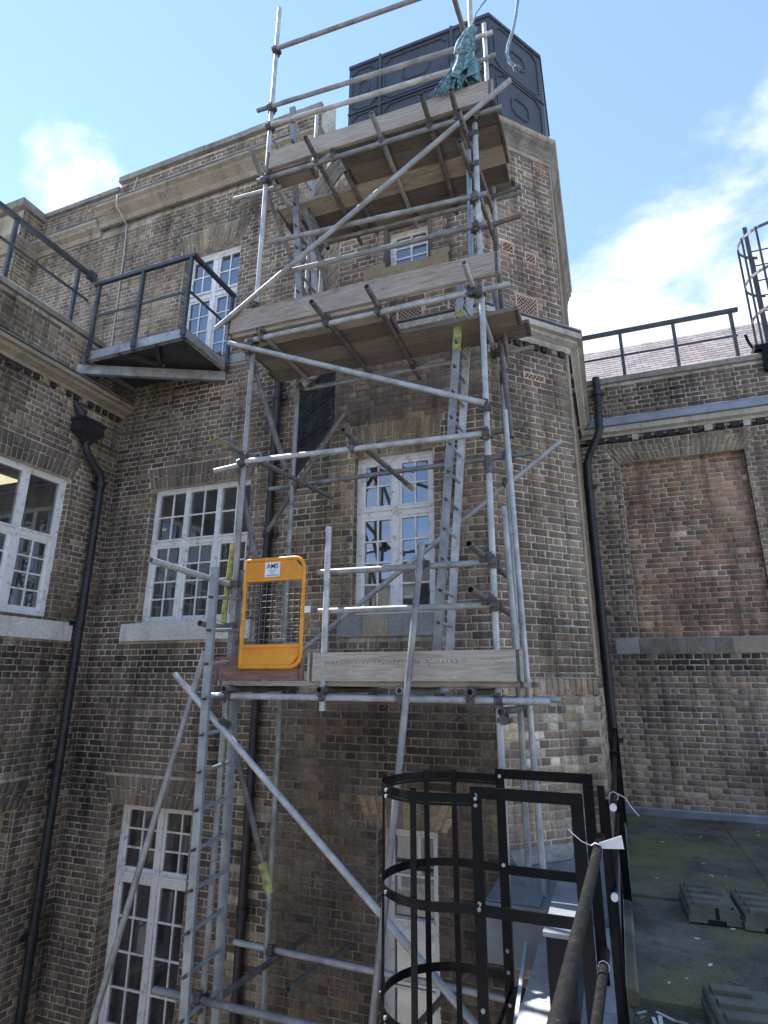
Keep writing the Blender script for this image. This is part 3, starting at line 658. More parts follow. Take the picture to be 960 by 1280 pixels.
window(A, O, Y_, N, *wA[0], [1,1,1], [(0,.53,2,4,True),(.585,1,1,1,False)], .09, label='white painted window with large clear upper panes', room=3.0, fw=.08, mull=.10)
window(A, O, Y_, N, *wA[1], [1,1], [(0,.7,2,4,True),(.74,1,2,2,True)], .16, label='lower window at the left edge', frame_mat='stone_yellow')
MB().box((XA-.02,3.5,2.12),(XA+.05,5.78,2.355)).build('sill', 'painted_sill', A)
cornice_run(A, (XA,1.0), (XA,YB-.01), [(0,5.45),(.03,5.45),(.05,5.49),(.13,5.53),(.15,5.57),(.20,5.58),(.20,5.63),(.17,5.655),(0,5.66)], 'stone', .75)
MB().sweep([(XA,1.0),(XA,YB-.01)], [(0,5.662),(.205,5.658),(.21,5.668),(0,5.69)]).build('flashing', 'lead', A)
dm = None
for k in range(30):
    y = 2.5+k*.125
    if y > YB-.1: break
    MB().box((XA,y,5.37),(XA+.042,y+.066,5.445)).build('dentil', rng.choice(['stone','soot_shade_stone','soot_shade_stone']), A)
stones(A, 'coping_stone', 'coping_stone', (XA,1.0), (XA,5.6), .05, .40, 6.35, 6.49, .95, (1,0,0), weather=.04)
MB().box((XA-.36,5.602,6.30),(XA+.03,YB-.005,6.36)).build('coping_end', 'coping_stone', A)
MB().box((-14,-2,6.05),(XA-.4,6.1,6.3)).build('roof', 'lead', A)
MB().box((XA-.4,1.0,6.0),(XA-.03,5.6,6.349)).build('parapet', 'mortar', A)
MB().box((XA-.02,5.44,5.60),(XA+.03,5.62,5.78)).build('patch', 'lime_plaster', A)
make_bricks('A', A)
t = thing('ceiling_light', 'lit yellowish ceiling panel seen inside the left wing window', 'lamp')
MB().box((-7.85,4.55,4.222),(-7.34,5.20,4.243)).build('panel', 'lamp', t)

# ------------------------------------------------------------------ tower
T = thing('brick_tower', 'tall canted brick stair tower with stone cornices wrapped in scaffolding', 'tower', (-1.7,YT,GZ))
O = Vector((0,YT,0)); N = Vector((0,-1,0)); XL, XL2, XC = -3.26, -2.77, -0.98
CX, CY = -0.165, 6.385; YBK = 9.55
pT = palette(4.1, .05, .12, .10)
def pT2(u, z):
    c = pT(u, z)
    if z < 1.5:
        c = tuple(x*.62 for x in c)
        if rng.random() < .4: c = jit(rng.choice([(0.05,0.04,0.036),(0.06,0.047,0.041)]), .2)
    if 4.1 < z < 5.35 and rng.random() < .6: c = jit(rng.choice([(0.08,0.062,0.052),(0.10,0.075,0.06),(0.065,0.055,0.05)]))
    if 2.1 < z < 4.2 and -2.72 < u < -2.5 and rng.random() < .75: c = jit(rng.choice(YELLOW))
    if 2.0 < z < 4.4 and u > -1.6 and rng.random() < .35: c = jit(rng.choice([(0.19,0.13,0.10),(0.17,0.12,0.09)]))
    return c
wT = [(-2.12,-1.58,6.47,7.07),(-2.50,-1.585,2.30,4.05),(-2.19,-1.61,-2.6,0.34)]
u0f = lambda z: XL if z < 3.87 else (XL2 if z > 4.5 else XL+(XL2-XL)*(z-3.87)/.63)
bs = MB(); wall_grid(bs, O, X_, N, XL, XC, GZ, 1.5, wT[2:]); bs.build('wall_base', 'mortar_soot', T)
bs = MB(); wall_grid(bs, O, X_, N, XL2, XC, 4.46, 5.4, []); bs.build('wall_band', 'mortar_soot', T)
bw = MB(); wall_grid(bw, O, X_, N, XL2, XC, 1.5, 4.46, wT[1:2]); wall_grid(bw, O, X_, N, XL2, XC, 5.4, 8.2, wT[:1]); wall_grid(bw, O, X_, N, XL, XL2, 1.5, 3.87, [])
bw.quad((XL,YT,3.87),(XL2,YT,3.87),(XL2,YT,4.5)); bw.quad((XL,YT,GZ),(XL,YB,GZ),(XL,YB,3.87),(XL,YT,3.87))
MB().quad((XL2,YT,4.5),(-3.60,YB,4.2),(-3.60,YB,5.45),(XL2,YT,5.45)).build('canted_wall', 'soot_shade_stone', T); bw.quad((XL2,YT,5.45),(-3.60,YB,5.45),(-3.60,YB,8.2),(XL2,YT,8.2))  # dark canted face carries soot and the deck's shade in its colour
bw.quad((XC,YT,GZ),(CX,CY,GZ),(CX,CY,8.2),(XC,YT,8.2)); bw.quad((CX,CY,GZ),(CX,YBK,GZ),(CX,YBK,8.2),(CX,CY,8.2))
bw.quad((-3.60,YB,6.0),(-3.60,YBK,6.0),(-3.60,YBK,8.2),(-3.60,YB,8.2))
bw.build('wall', 'mortar', T)
MB().quad((XL,YT,3.87),(XL2,YT,4.5),(-3.60,YB,4.25),(XL,YB,3.87)).build('broach_stop', 'soot_shade_stone', T)
cuts = [rect(*w) for w in wT]
cuts.append(flat_arch('T', T, O, X_, N, -2.55, -1.54, 4.05, .38, .08, pArchY, wv=.062))
cuts.append(flat_arch('T', T, O, X_, N, -2.28, -1.52, 0.34, .26, .13, pArchY))
cuts.append(flat_arch('T', T, O, X_, N, -2.16, -1.54, 7.07, .26, .10, pArchY))
cuts += [rect(-2.43,-1.34,6.27,6.47), rect(-2.66,-1.50,2.06,2.30), rect(-2.0,-1.66,5.64,5.90), rect(-1.38,-1.06,5.64,5.90)]
cornT = rect(-9, 9, 5.33, 5.57)
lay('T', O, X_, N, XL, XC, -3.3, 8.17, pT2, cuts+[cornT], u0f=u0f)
# right canted face
UC = Vector((1,1,0)).normalized(); NC = Vector((1,-1,0)).normalized(); OC = Vector((XC,YT,0)); LC = (CX-XC)*math.sqrt(2)
def pC(u, z):
    c = pT(u, z)
    if z < 1.6:
        c = jit(rng.choice(PALE[2:]+YELLOW+STOCK[:4]+STOCK[:2])) if rng.random() < .7 else c
        if z > .8 and rng.random() < .5: c = tuple(x*1.55 for x in jit(rng.choice(PALE)))
        c = tuple(x*1.2 for x in c)
    elif z < 1.68: c = jit(rng.choice(SOOT))
    if z > 1.7: c = tuple(x*1.12 for x in c)
    if 1.7 < z < 5 and rng.random() < .4: c = jit(rng.choice(STOCK[:2]+[(0.15,0.118,0.085)]))
    return c
ventC = [(.31,.47,6.50,6.64),(.64,.79,6.46,6.60),(.46,.76,5.70,5.96),(.50,.78,4.87,4.95)]
vc = [rect(*v) for v in ventC]
lay('T', OC, UC, NC, 0, LC, -1.0, 8.17, pC, vc+[cornT, rect(0,3,1.60,1.675)])
for k in range(16):   # soldier-faced band at the plinth
    add_brick('T', OC, UC, Z_, NC, .006+k*LC/16, (k+1)*LC/16-.004, 1.52, 1.668, tuple(x*1.5 for x in jit(rng.choice(PALE[2:]+YELLOW+PALE[:1]), .2)), .012)
MB().obox(OC+UC*(LC/2)+Z_*1.676+NC*.0, (UC,NC,Z_), (LC/2+.004,.016,.006)).build('lead_drip', 'lime_plaster', T)
# side face and left canted face
lay('T', Vector((CX,CY,0)), Y_, X_, 0, YD-CY, 0.0, 5.33, pC); lay('T', Vector((CX,CY,0)), Y_, X_, 0, YBK-CY, 5.57, 8.17, pC)
UL = Vector((-3.60-XL2, YB-YT, 0)); LL = UL.length; UL.normalize(); NL = Vector((UL.y, -UL.x, 0)); NL = -NL if NL.y > 0 else NL
def pL(u, z): return rng.choice([(0.03,0.03,0.032),(0.045,0.043,0.044),(0.024,0.024,0.026)]) if z < 5.3 else jit(rng.choice(YELLOW+STOCK[:2]+PALE[2:])) if u < .45 else (0.05,0.048,0.047)  # near-black bricks hold soot and corner shade in their colour
lay('T', Vector((XL2,YT,0)), UL, NL, 0, LL, 4.5, 8.17, pL, [cornT])
for w, d in zip(wT, (.12, .10, .22)): reveal('T', T, O, X_, N, *w, d, pT2)
window(T, O, X_, N, *wT[0], [1], [(0,1,2,3,True)], .12, label='small white window high on the tower above the middle deck', fw=.045, cas=.03, bar=.024)
window(T, O, X_, N, *wT[1], [1,1], [(0,.615,2,4,True),(.67,1,2,2,True)], .10, label='white tower window behind the guard rails, blue sky in top panes', fw=.06, mull=.07, cas=.032, bar=.018)
window(T, O, X_, N, *wT[2], [1], [(0,.70,2,5,False),(.76,1,2,2,False)], .20, label='lower tower window with wide white frame behind the cage', fw=.10, curtain=True)
MB().box((-2.42,YT-.035,6.29),(-1.35,YT+.02,6.465)).build('sill', 'stone_yellow', T)
for a, b in ((-2.43,-2.14),(-1.56,-1.33)): MB().box((a,YT-.028,6.467),(b,YT+.02,6.55)).build('sill_shoulder', 'stone_yellow', T)
for k in range(4): MB().box((-2.65+k*.2875,YT-.03,2.07),(-2.65+k*.2875+.2835,YT+.02,2.295)).build('sill_stone', rng.choice(['stone_yellow','concrete','stone']), T)
# timber frame border of the small window
mb = MB(); a, b, c, d = -2.16, -1.545, 6.45, 7.10
for q in ((a,c,a+.05,d),(b-.05,c,b,d),(a+.05,c,b-.05,c+.035),(a+.05,d-.04,b-.05,d)): mb.box((q[0],YT-.012,q[1]),(q[2],YT+.05,q[3]))
mb.build('window_surround', 'board_old', T)
# cornices round the tower
PT = [(-3.60,YB),(XL2,YT),(XC,YT),(CX,CY),(CX,YD-.01)]; PU = [(-3.60,YB),(XL2,YT),(XC,YT),(CX,CY),(CX,YBK)]
MB().sweep(PT, [(0,5.33),(.03,5.33),(.05,5.36),(.05,5.385),(.12,5.42),(.13,5.45),(.18,5.46),(.18,5.53),(.15,5.555),(0,5.56)]).build('cornice', 'stone_pale', T)
MB().sweep(PT, [(-.02,5.562),(.185,5.562),(.19,5.57),(.19,5.575),(-.02,5.61)]).build('flashing', 'lead', T)
for (p, q, nrm) in (((XC,YT),(CX,CY),NC), ((CX,CY),(CX,YD-.1),X_), ((XL2,YT),(XC,YT),Vector((0,-1,0)))):
    d = Vector((q[0]-p[0], q[1]-p[1], 0)); L = d.length; d.normalize(); k = 0
    while .05+k*.125 < L-.04:
        c_ = Vector((p[0],p[1],5.292))+d*(.05+k*.125)+nrm*.020
        MB().obox(c_, (d,nrm,Z_), (.034,.022,.034)).build('dentil', 'soot_shade_stone' if rng.random() < .8 else 'stone', T); k += 1  # mostly near-black: under-cornice shadow put into the dentil colour
MB().sweep(PU, [(0,8.17),(.02,8.17),(.025,8.22),(.05,8.26),(.055,8.30),(.09,8.34),(.09,8.40),(-.1,8.40),(-.1,8.17)]).build('cornice', 'stained_stone', T)
MB().sweep(PU, [(-.1,8.402),(.095,8.402),(.112,8.42),(.112,8.475),(.085,8.50),(-.1,8.53)]).build('cornice_cap', 'stone', T)
MB().sweep([(XC,YT),(CX,CY),(CX,YBK)], [(-.02,8.10),(.014,8.10),(.014,8.168),(-.02,8.168)]).build('frieze', 'stone', T)
MB().prism([(-3.60,YB+.02),(XL2,YT+.05),(XC,YT+.05),(CX-.03,CY),(CX-.03,YBK),(-3.60,YBK)], 8.3, 8.49).build('roof', 'lead', T)
# rounded stone quoin strip on the outer corner
MB().tube((CX-.004,CY-.004,1.7),(CX-.004,CY-.004,5.33),.022,8,False).build('corner_bead', 'stone', T)
MB().tube((CX-.004,CY-.004,5.6),(CX-.004,CY-.004,8.17),.020,8,False).build('corner_bead', 'stone', T)
# air bricks
def air_brick(O, U, N, u0, u1, z0, z1):
    mb = MB(); W = Z_; c = O+U*((u0+u1)/2)+W*((z0+z1)/2)+N*.006; t_ = .009
    for z in (z0, z1): mb.obox(O+U*((u0+u1)/2)+W*z+N*.006, (U,N,W), ((u1-u0)/2+.006,.008,.009))
    for u in (u0, u1): mb.obox(O+U*u+W*((z0+z1)/2)+N*.006, (U,N,W), (.009,.0082,(z1-z0)/2))
    n = max(4, int(round((u1-u0)/.026))); h = (u1-u0)/n; m_ = max(2, int(round((z1-z0)/.026))); g = (z1-z0)/m_
    for i in range(n):
        for k in range(m_):
            s_ = 1 if (i+k) % 2 else -1
            mb.bar(O+U*(u0+i*h)+W*(z0+g*(k+(0 if s_ > 0 else 1)))+N*.004, O+U*(u0+(i+1)*h)+W*(z0+g*(k+(1 if s_ > 0 else 0)))+N*.004, .008, .008, up=N)
    o = mb.build('air_brick', 'terracotta', T)
    MB().quad(*[O+U*a+W*b+N*.001 for a, b in ((u0,z0),(u1,z0),(u1,z1),(u0,z1))]).build('void', 'opening_shade', o)  # dark sheet painted as the shade behind the lattice
for v in ventC: air_brick(OC, UC, NC, *v)
air_brick(O, X_, N, -1.98,-1.68,5.66,5.88); air_brick(O, X_, N, -1.36,-1.08,5.66,5.88)
make_bricks('T', T)

# ------------------------------------------------------------------ water tank on the tower
K = thing('water_tank', 'dark grey metal roof tank with moulded panels on top of the tower', 'tank', (-1.7,5.75,8.5))
PK = [(-2.80,5.76),(-.745,5.76),(-.165,6.57),(-.165,7.9),(-2.80,7.9)]; ZK0, ZK1 = 8.50, 10.33
MB().prism(PK, ZK0, ZK1).build('shell', 'tank_metal', K)
MB().sweep(PK[:4], [(-.002,ZK1-.045),(.022,ZK1-.045),(.022,ZK1+.008),(-.03,ZK1+.008),(-.03,ZK1+.002),(-.002,ZK1+.002)]).build('rim', 'tank_metal', K)
def moulding(O, U, N, u0, u1, z0, z1, cut, w=.018):
    """raised bead following a panel outline with stepped corners"""
    mb = MB(); c = cut
    pts = [(u0+c,z0),(u1-c,z0),(u1-c*.75,z0+c*.45),(u1,z0+c),(u1,z1-c),(u1-c*.75,z1-c*.45),(u1-c,z1),(u0+c,z1),(u0+c*.75,z1-c*.45),(u0,z1-c),(u0,z0+c),(u0+c*.75,z0+c*.45)]
    P_ = [O+U*a+Z_*b+N*.006 for a, b in pts]
    for a, b in zip(P_, P_[1:]+P_[:1]): mb.bar(a, b+(b-a).normalized()*.006, .024, w, up=N)
    mb.build('moulding', 'tank_metal', K)
OK_ = Vector((-2.80,5.76,0)); NK = Vector((0,-1,0))
for (a, b) in ((.05,.43),(.55,1.48),(1.60,2.02)):
    for (c, d) in ((8.58,9.36),(9.47,10.22)):
        moulding(OK_, X_, NK, a, b, c, d, .085)
        moulding(OK_, X_, NK, a+(b-a)*.3, b-(b-a)*.3, c+(d-c)*.32, d-(d-c)*.32, .05, .014)
for u in (.49, 1.54): MB().box((-2.80+u-.018,5.735,ZK0),(-2.80+u+.018,5.758,ZK1+.03)).build('flange', 'tank_metal', K)
MB().box((-2.80,5.738,9.40),(-.745,5.757,9.43)).build('flange', 'tank_metal', K)
U2 = Vector((.58,.81,0)); L2 = U2.length; U2.normalize(); N2 = Vector((U2.y,-U2.x,0)); O2 = Vector((-.745,5.76,0))
for (c, d) in ((8.58,9.36),(9.47,10.22)):
    moulding(O2, U2, N2, .08, L2-.08, c, d, .09); moulding(O2, U2, N2, .34, L2-.34, c+.25, d-.25, .06, .014)
MB().obox(O2+U2*(L2/2)+Z_*9.415+N2*.008, (U2,N2,Z_), (L2/2,.010,.015)).build('flange', 'tank_metal', K)

# ------------------------------------------------------------------ right range: wall D
D = thing('brick_range', 'brick wall at right with bricked-up window recess and slate roof behind', 'building', (2,YD,0))
O = Vector((0,YD,0)); N = Vector((0,-1,0)); XD0, XD1 = CX, 5.2
rec = (.38,2.04,2.24,4.86)
bw = MB(); wall_grid(bw, O, X_, N, XD0, XD1, GZ, 6.2, [rec]); bw.build('wall', 'mortar', D)
pD = palette(9.2, .10, .05, .06)
def pD2(u, z):
    c = pD(u, z)
    if z < 1.9 and rng.random() < .3: c = jit(rng.choice([(0.15,0.118,0.092),(0.13,0.105,0.085)]))
    if z < .45 and rng.random() < .35: c = jit(rng.choice(RED+[(0.21,0.175,0.135)]))
    if 1.75 < z < 2.06 and u > .7 and rng.random() < .6: c = jit((0.035,0.035,0.04))
    c = tuple(x*1.22 for x in c)  # brick colour raised to make up for the hemmed-in wall's missing light
    if z > 5.15 and z < 5.5: c = (0.05,0.047,0.045)
    if z > 5.5: c = jit(rng.choice(SOOT+[(0.085,0.066,0.050),(0.11,0.085,0.062)]))
    return c
cuts = [rect(*rec), rect(.05,2.6,2.02,2.24)]
cuts.append(flat_arch('D', D, O, X_, N, .34, 2.08, 4.86, .25, .17, pArchY, wv=.062))
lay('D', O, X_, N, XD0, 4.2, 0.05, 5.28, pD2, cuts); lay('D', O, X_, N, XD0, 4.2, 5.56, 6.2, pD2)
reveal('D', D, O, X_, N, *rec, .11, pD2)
mb = MB(); mb.quad(*[Vector((u, YD+.11, z)) for u, z in ((rec[0],rec[2]),(rec[1],rec[2]),(rec[1],rec[3]),(rec[0],rec[3]))]); mb.build('infill_backing', 'mortar', D)
def pInf(u, z):
    c = rng.choice(RED+[(0.155,0.12,0.095),(0.185,0.125,0.10)])
    if rng.random() < .05: c = rng.choice(PALE+[(0.48,0.45,0.40)])
    return tuple(x*w for x, w in zip(jit(c, .28), (1.21, 1.08, .98)))
lay('D', O-N*.11, X_, N, rec[0], rec[1], rec[2], rec[3]+.07, pInf, bond='stretcher')
for k, (a, b) in enumerate(((.06,.36),(.364,.95),(.954,1.5),(1.504,2.05),(2.054,2.6))):
    MB().box((a,YD-.03,2.03),(b,YD+.02,2.235)).build('sill_stone', 'concrete' if k == 0 else 'stained_stone' if k < 3 else 'stone', D)
cornice_run(D, (XD0,YD), (XD1,YD), [(0,5.28),(.05,5.28),(.07,5.31),(.14,5.33),(.16,5.39),(.16,5.40),(0,5.40)], 'stone_pale', .9)
MB().sweep([(XD0,YD),(XD1,YD)], [(0,5.402),(.19,5.402),(.20,5.41),(.20,5.50),(.17,5.54),(0,5.57)]).build('lead_gutter', 'lead', D)
k = 0
while XD0+.1+k*.165 < 4.0:
    x = XD0+.1+k*.165; pale = k in (4, 10, 13, 16)
    MB().box((x+rng.uniform(-.01,.01),YD-.05,5.19),(x+.10+rng.uniform(-.02,.01),YD,5.276)).build('dentil', 'stone_pale' if pale else 'soot_shade_stone', D); k += 1
MB().box((XD0,YD+.001,5.5),(XD1,YD+.36,6.2)).build('parapet', 'mortar', D)
stones(D, 'coping_stone', 'coping_stone', (XD0+.02,YD), (XD1,YD), .05, .40, 6.20, 6.33, 1.1, (0,-1,0), weather=.03)
MB().sweep([(XD0+.02,YD),(XD1,YD)], [(.01,-.02),(.03,-.02),(.035,.075),(.03,.095),(0.01,.10)]).build('flashing', 'lead', D)
# slate roof behind the railing: courses of slates
sl = MB(); ang = math.atan2(2.0, 1.9)
for r in range(22):
    d0 = r*.125; y0 = 9.6+d0*math.cos(ang); z0 = 6.25+d0*math.sin(ang)
    for k in range(30):
        x = -.3+k*.22+(.11 if r % 2 else 0); tz = rng.uniform(0,.004)
        dy, dz = .15*math.cos(ang), .15*math.sin(ang)
        sl.add([(x+.003,y0,z0+.012+tz),(x+.217,y0,z0+.012+tz),(x+.217,y0+dy,z0+dz+.002),(x+.003,y0+dy,z0+dz+.002),(x+.003,y0,z0+tz-.002),(x+.217,y0,z0+tz-.002)], [(0,1,2,3),(4,5,1,0)])
sl.build('slates', 'slate', D, kind='stuff')
MB().add([(-.3,9.6,6.2),(5.5,9.6,6.2),(5.5,11.52,8.22),(-.3,11.52,8.22),(-.3,13.5,6.2),(5.5,13.5,6.2)], [(0,1,2,3),(3,2,5,4)]).build('roof', 'slate', D)
make_bricks('D', D)
# ------------------------------------------------------------------ scaffold
S = thing('scaffold', 'galvanised tube and fitting scaffold with three boarded lifts against the tower', 'scaffold', (-1.8,4.5,GZ))
TR = .0242; FY, RY = 4.10, 5.00
def tube(name, p0, p1, mat='galvanised', r=TR, label=None): return MB().tube(p0, p1, r).build(name, mat, S, label)
def coupler(p, d1, d2, swivel=False):
    p = Vector(p); d1 = Vector(d1).normalized(); d2 = Vector(d2).normalized(); n = d1.cross(d2)
    if n.length < .1: n = Vector((0,1,0))
    n.normalize(); mb = MB()
    for d, o in ((d1, n*.026), (d2, -n*.026)):
        mb.tube(p+o-d*.028, p+o+d*.028, .032, 10, False)
        b = d.cross(n)
        mb.tube(p+o+b*.025-n*.02, p+o+b*.05+n*.015, .008, 6, False); mb.obox(p+o-b*.036, (d,b,n), (.022,.012,.014)); mb.obox(p+o+b*.038, (d,b,n), (.018,.014,.012))
    mb.build('coupler', 'coupler_steel', S)
up = (0,0,1); ex = (1,0,0); ey = (0,1,0)
# standards
tube('standard', (-2.90,FY,GZ), (-2.925,FY,4.9)); tube('standard', (-2.925,FY,4.902), (-2.93,FY,9.23))
tube('standard', (-.775,FY,GZ), (-.735,FY,3.2)); tube('standard', (-.735,FY,3.202), (-.69,FY,9.6))
tube('standard', (-2.98,RY,GZ), (-2.94,RY,4.9)); tube('standard', (-2.90,RY-.02,4.902), (-2.86,RY-.02,8.55))
tube('standard', (-.78,RY,GZ), (-.72,RY,4.4)); tube('standard', (-.71,RY,4.402), (-.70,RY,9.05))
tube('standard', (-2.035,FY-.05,1.42), (-2.03,FY-.05,2.82)); tube('standard', (-.66,4.50,1.5), (-.70,4.50,2.98), 'galvanised')
tube('standard', (-.60,4.88,-.6), (-.70,4.86,4.0)); tube('standard', (-.82,FY+.1,5.1), (-.80,FY+.1,6.35), 'aluminium')
tube('standard', (-2.66,RY-.1,4.8), (-2.66,RY-.1,6.1)); tube('standard', (-2.78,4.6,4.8), (-2.78,4.6,6.25))
for q in ((-.735,FY,3.2),(-2.925,FY,4.9),(-.72,RY,4.4)): MB().tube((q[0],q[1],q[2]-.07),(q[0],q[1],q[2]+.07),.031,12,False).build('sleeve', 'coupler_steel', S)
# ledgers: (name, x0, z0, x1, z1, y, mat)
LED = [('ledger',-3.0,6.655,-.45,6.555,FY-.05,'galvanised'),('ledger',-3.0,6.64,-.42,6.54,RY+.05,'galvanised'),
 ('ledger',-2.98,4.735,-.48,4.70,FY-.05,'galvanised'),('ledger',-3.05,4.72,-.42,4.70,RY+.05,'galvanised'),
 ('ledger',-3.10,1.515,-.40,1.510,FY-.05,'galvanised'),('ledger',-3.15,1.50,-.42,1.50,RY+.05,'galvanised'),
 ('guard_rail',-2.96,3.50,-.70,3.435,FY-.05,'galvanised'),('guard_rail',-3.26,3.60,-.50,3.63,RY+.05,'galvanised'),
 ('guard_rail',-2.14,2.465,-.74,2.455,FY+.0,'galvanised'),('guard_rail',-2.12,2.155,-.75,2.15,FY+.0,'galvanised'),
 ('guard_rail',-2.82,5.82,-.62,5.655,FY-.05,'galvanised'),('guard_rail',-2.62,5.41,-.64,5.35,FY-.05,'galvanised'),
 ('guard_rail',-3.08,7.66,-.66,7.44,FY-.05,'galvanised'),('guard_rail',-2.98,7.38,-.66,7.18,FY-.05,'galvanised'),
 ('guard_rail',-2.93,8.50,-.64,8.30,FY-.05,'galvanised'),
 ('stub_tube',-.95,8.82,-.60,8.80,RY-.05,'galvanised'),('stub_tube',-.95,8.42,-.58,8.44,RY-.05,'galvanised'),
 ('stub_tube',-.92,6.48,-.42,6.52,RY-.05,'old_tube'),('stub_tube',-.92,6.13,-.44,6.16,RY-.05,'old_tube'),
 ('stub_tube',-.90,3.83,-.55,3.86,RY-.05,'old_tube'),('stub_tube',-3.22,3.46,-2.86,3.49,FY-.02,'galvanised'),
 ('stub_tube',-3.4,6.70,-2.8,6.66,FY+.1,'galvanised'),
 ('ledger',-3.30,-.54,-.45,-.585,RY+.03,'galvanised'),('ledger',-3.30,-.50,-.60,-.49,FY-.05,'galvanised'),
 ('ledger',-3.25,-2.5,-.45,-2.52,RY+.03,'galvanised'),('ledger',-3.25,-2.45,-.5,-2.46,FY-.05,'galvanised')]
for nm, x0, z0, x1, z1, y, mt in LED:
    tube(nm, (x0,y,z0), (x1,y,z1), mt)
    if nm == 'stub_tube': continue
    for sx in (-2.915, -.735):
        if x0-.05 < sx < x1+.05:
            f = (sx-x0)/(x1-x0); sy = FY if y < 4.5 else RY
            coupler((sx, (y+sy)/2, z0+(z1-z0)*f), up, ex)
# transoms under the decks (run front to back)
TRN = [(-2.86,6.70,3.92,5.15),(-2.30,6.69,3.80,5.30),(-2.12,6.685,4.3,5.2),(-1.60,6.665,3.78,5.25),(-1.12,6.645,3.76,5.2),(-.86,6.635,3.80,5.15),
       (-2.80,4.785,3.98,5.15),(-2.12,4.775,3.78,5.15),(-1.62,4.77,3.76,5.35),(-.80,4.75,3.74,5.2),
       (-2.86,1.565,3.96,5.2),(-2.03,1.565,3.94,5.2),(-1.42,1.562,3.97,5.2),(-.92,1.562,3.94,5.2),(-.70,1.44,3.98,5.2)]
for i, (x, z, y0, y1) in enumerate(TRN):
    tube('transom', (x+rng.uniform(-.02,.02),y0,z+rng.uniform(0,.006)), (x+rng.uniform(-.05,.05),y1,z-.004), 'old_tube' if i % 3 else 'galvanised')
    coupler((x, FY-.05, z-.024), ex, ey); coupler((x, RY+.05, z-.024), ex, ey)
tube('transom', (-1.84,3.86,3.56), (-1.74,5.32,3.52), 'old_tube'); tube('transom', (-2.98,3.72,3.60), (-2.66,5.35,3.53), 'old_tube')
tube('transom', (-2.52,4.60,-.59), (-2.40,5.5,-.60), 'old_tube'); tube('transom', (-2.92,4.02,-.57), (-2.84,5.5,-.60), 'old_tube'); tube('transom', (-1.55,3.95,-.60), (-1.35,5.45,-.62), 'old_tube')
for z in (2.46, 2.155): tube('transom', (-.82,3.70,z+.05), (-.74,5.15,z+.01), 'old_tube'); coupler((-.775,FY-.01,z+.02), ey, up)
for z in (6.05, 6.40): tube('transom', (-.80,3.82,z), (-.72,5.12,z-.03), 'old_tube'); coupler((-.74,FY,z), ey, up)
for z in (8.72,): tube('transom', (-.80,3.80,7.78), (-.70,5.12,7.70), 'old_tube')
for x, z in ((-1.84,3.50),(-2.9,3.52)): coupler((x,FY-.05,z), ex, ey)
MB().tube((-1.752,5.18,3.523),(-1.74,5.33,3.52),.0262,10).build('yellow_end', 'yellow_band', S)
MB().tube((-2.986,3.70,3.602),(-2.952,3.88,3.592),.0262,10).build('yellow_end', 'yellow_band', S)
MB().tube((-2.925,3.98,-.572),(-2.915,4.2,-.575),.0262,10).build('yellow_end', 'yellow_band', S)
MB().tube((-1.56,3.92,-.598),(-1.53,4.1,-.602),.0262,10).build('yellow_end', 'yellow_band', S)
# braces
BR = [((-3.30,4.00,4.92),(-.36,4.00,6.77)),((-3.14,4.00,4.725),(-.72,4.00,3.66)),((-.24,5.07,3.72),(-3.2,5.07,1.62)),
      ((-3.38,4.02,1.68),(-.60,4.02,-.58)),((-2.98,4.16,4.62),(-2.52,4.16,3.40)),((-3.12,4.15,3.80),(-2.72,4.15,2.50)),
      ((-2.40,5.07,4.36),(-3.26,5.07,3.14)),((-3.06,3.98,7.02),(-2.70,4.9,5.4)),((-3.22,4.5,1.45),(-2.66,4.5,0.05)),
      ((-.74,4.92,5.30),(-.66,4.92,3.75)),((-.68,5.06,4.6),(-.60,4.2,5.4)),((-3.24,4.62,7.9),(-2.44,4.62,6.1)),((-2.62,4.4,6.5),(-2.40,5.1,5.0))]
for i, (a, b) in enumerate(BR): tube('brace', a, b, 'galvanised' if i < 4 else 'old_tube')
for p, d in (((-2.93,4.05,4.63),(1,0,-.44)),((-.735,4.05,3.66),(1,0,-.44)),((-.70,4.05,6.55),(1,0,.63)),((-2.925,4.05,5.14),(1,0,.63)),((-2.9,4.06,1.30),(1,0,-.8)),((-.74,5.03,3.36),(1,0,.7))): coupler(p, up, d)
tube('raker', (-1.24,4.02,2.62), (-1.68,3.55,-2.4)); coupler((-1.25,4.05,2.47), up, ex)
tube('raker', (-3.13,4.06,1.86), (-3.95,3.6,-2.6))
tube('yellow_brace', (-3.0,4.14,2.78), (-3.04,4.14,2.02), 'yellow_band')
tube('ladder_guard', (-2.99,3.18,2.445), (-2.96,4.32,2.40)); tube('ladder_guard', (-2.99,3.78,2.06), (-2.96,4.32,2.05), 'old_tube'); coupler((-2.94,4.1,2.41), up, ey); coupler((-2.94,4.1,2.06), up, ey)
MB().tube((-2.74,4.5,.25),(-2.66,4.5,.05),.036,10).build('yellow_sleeve', 'yellow_band', S)
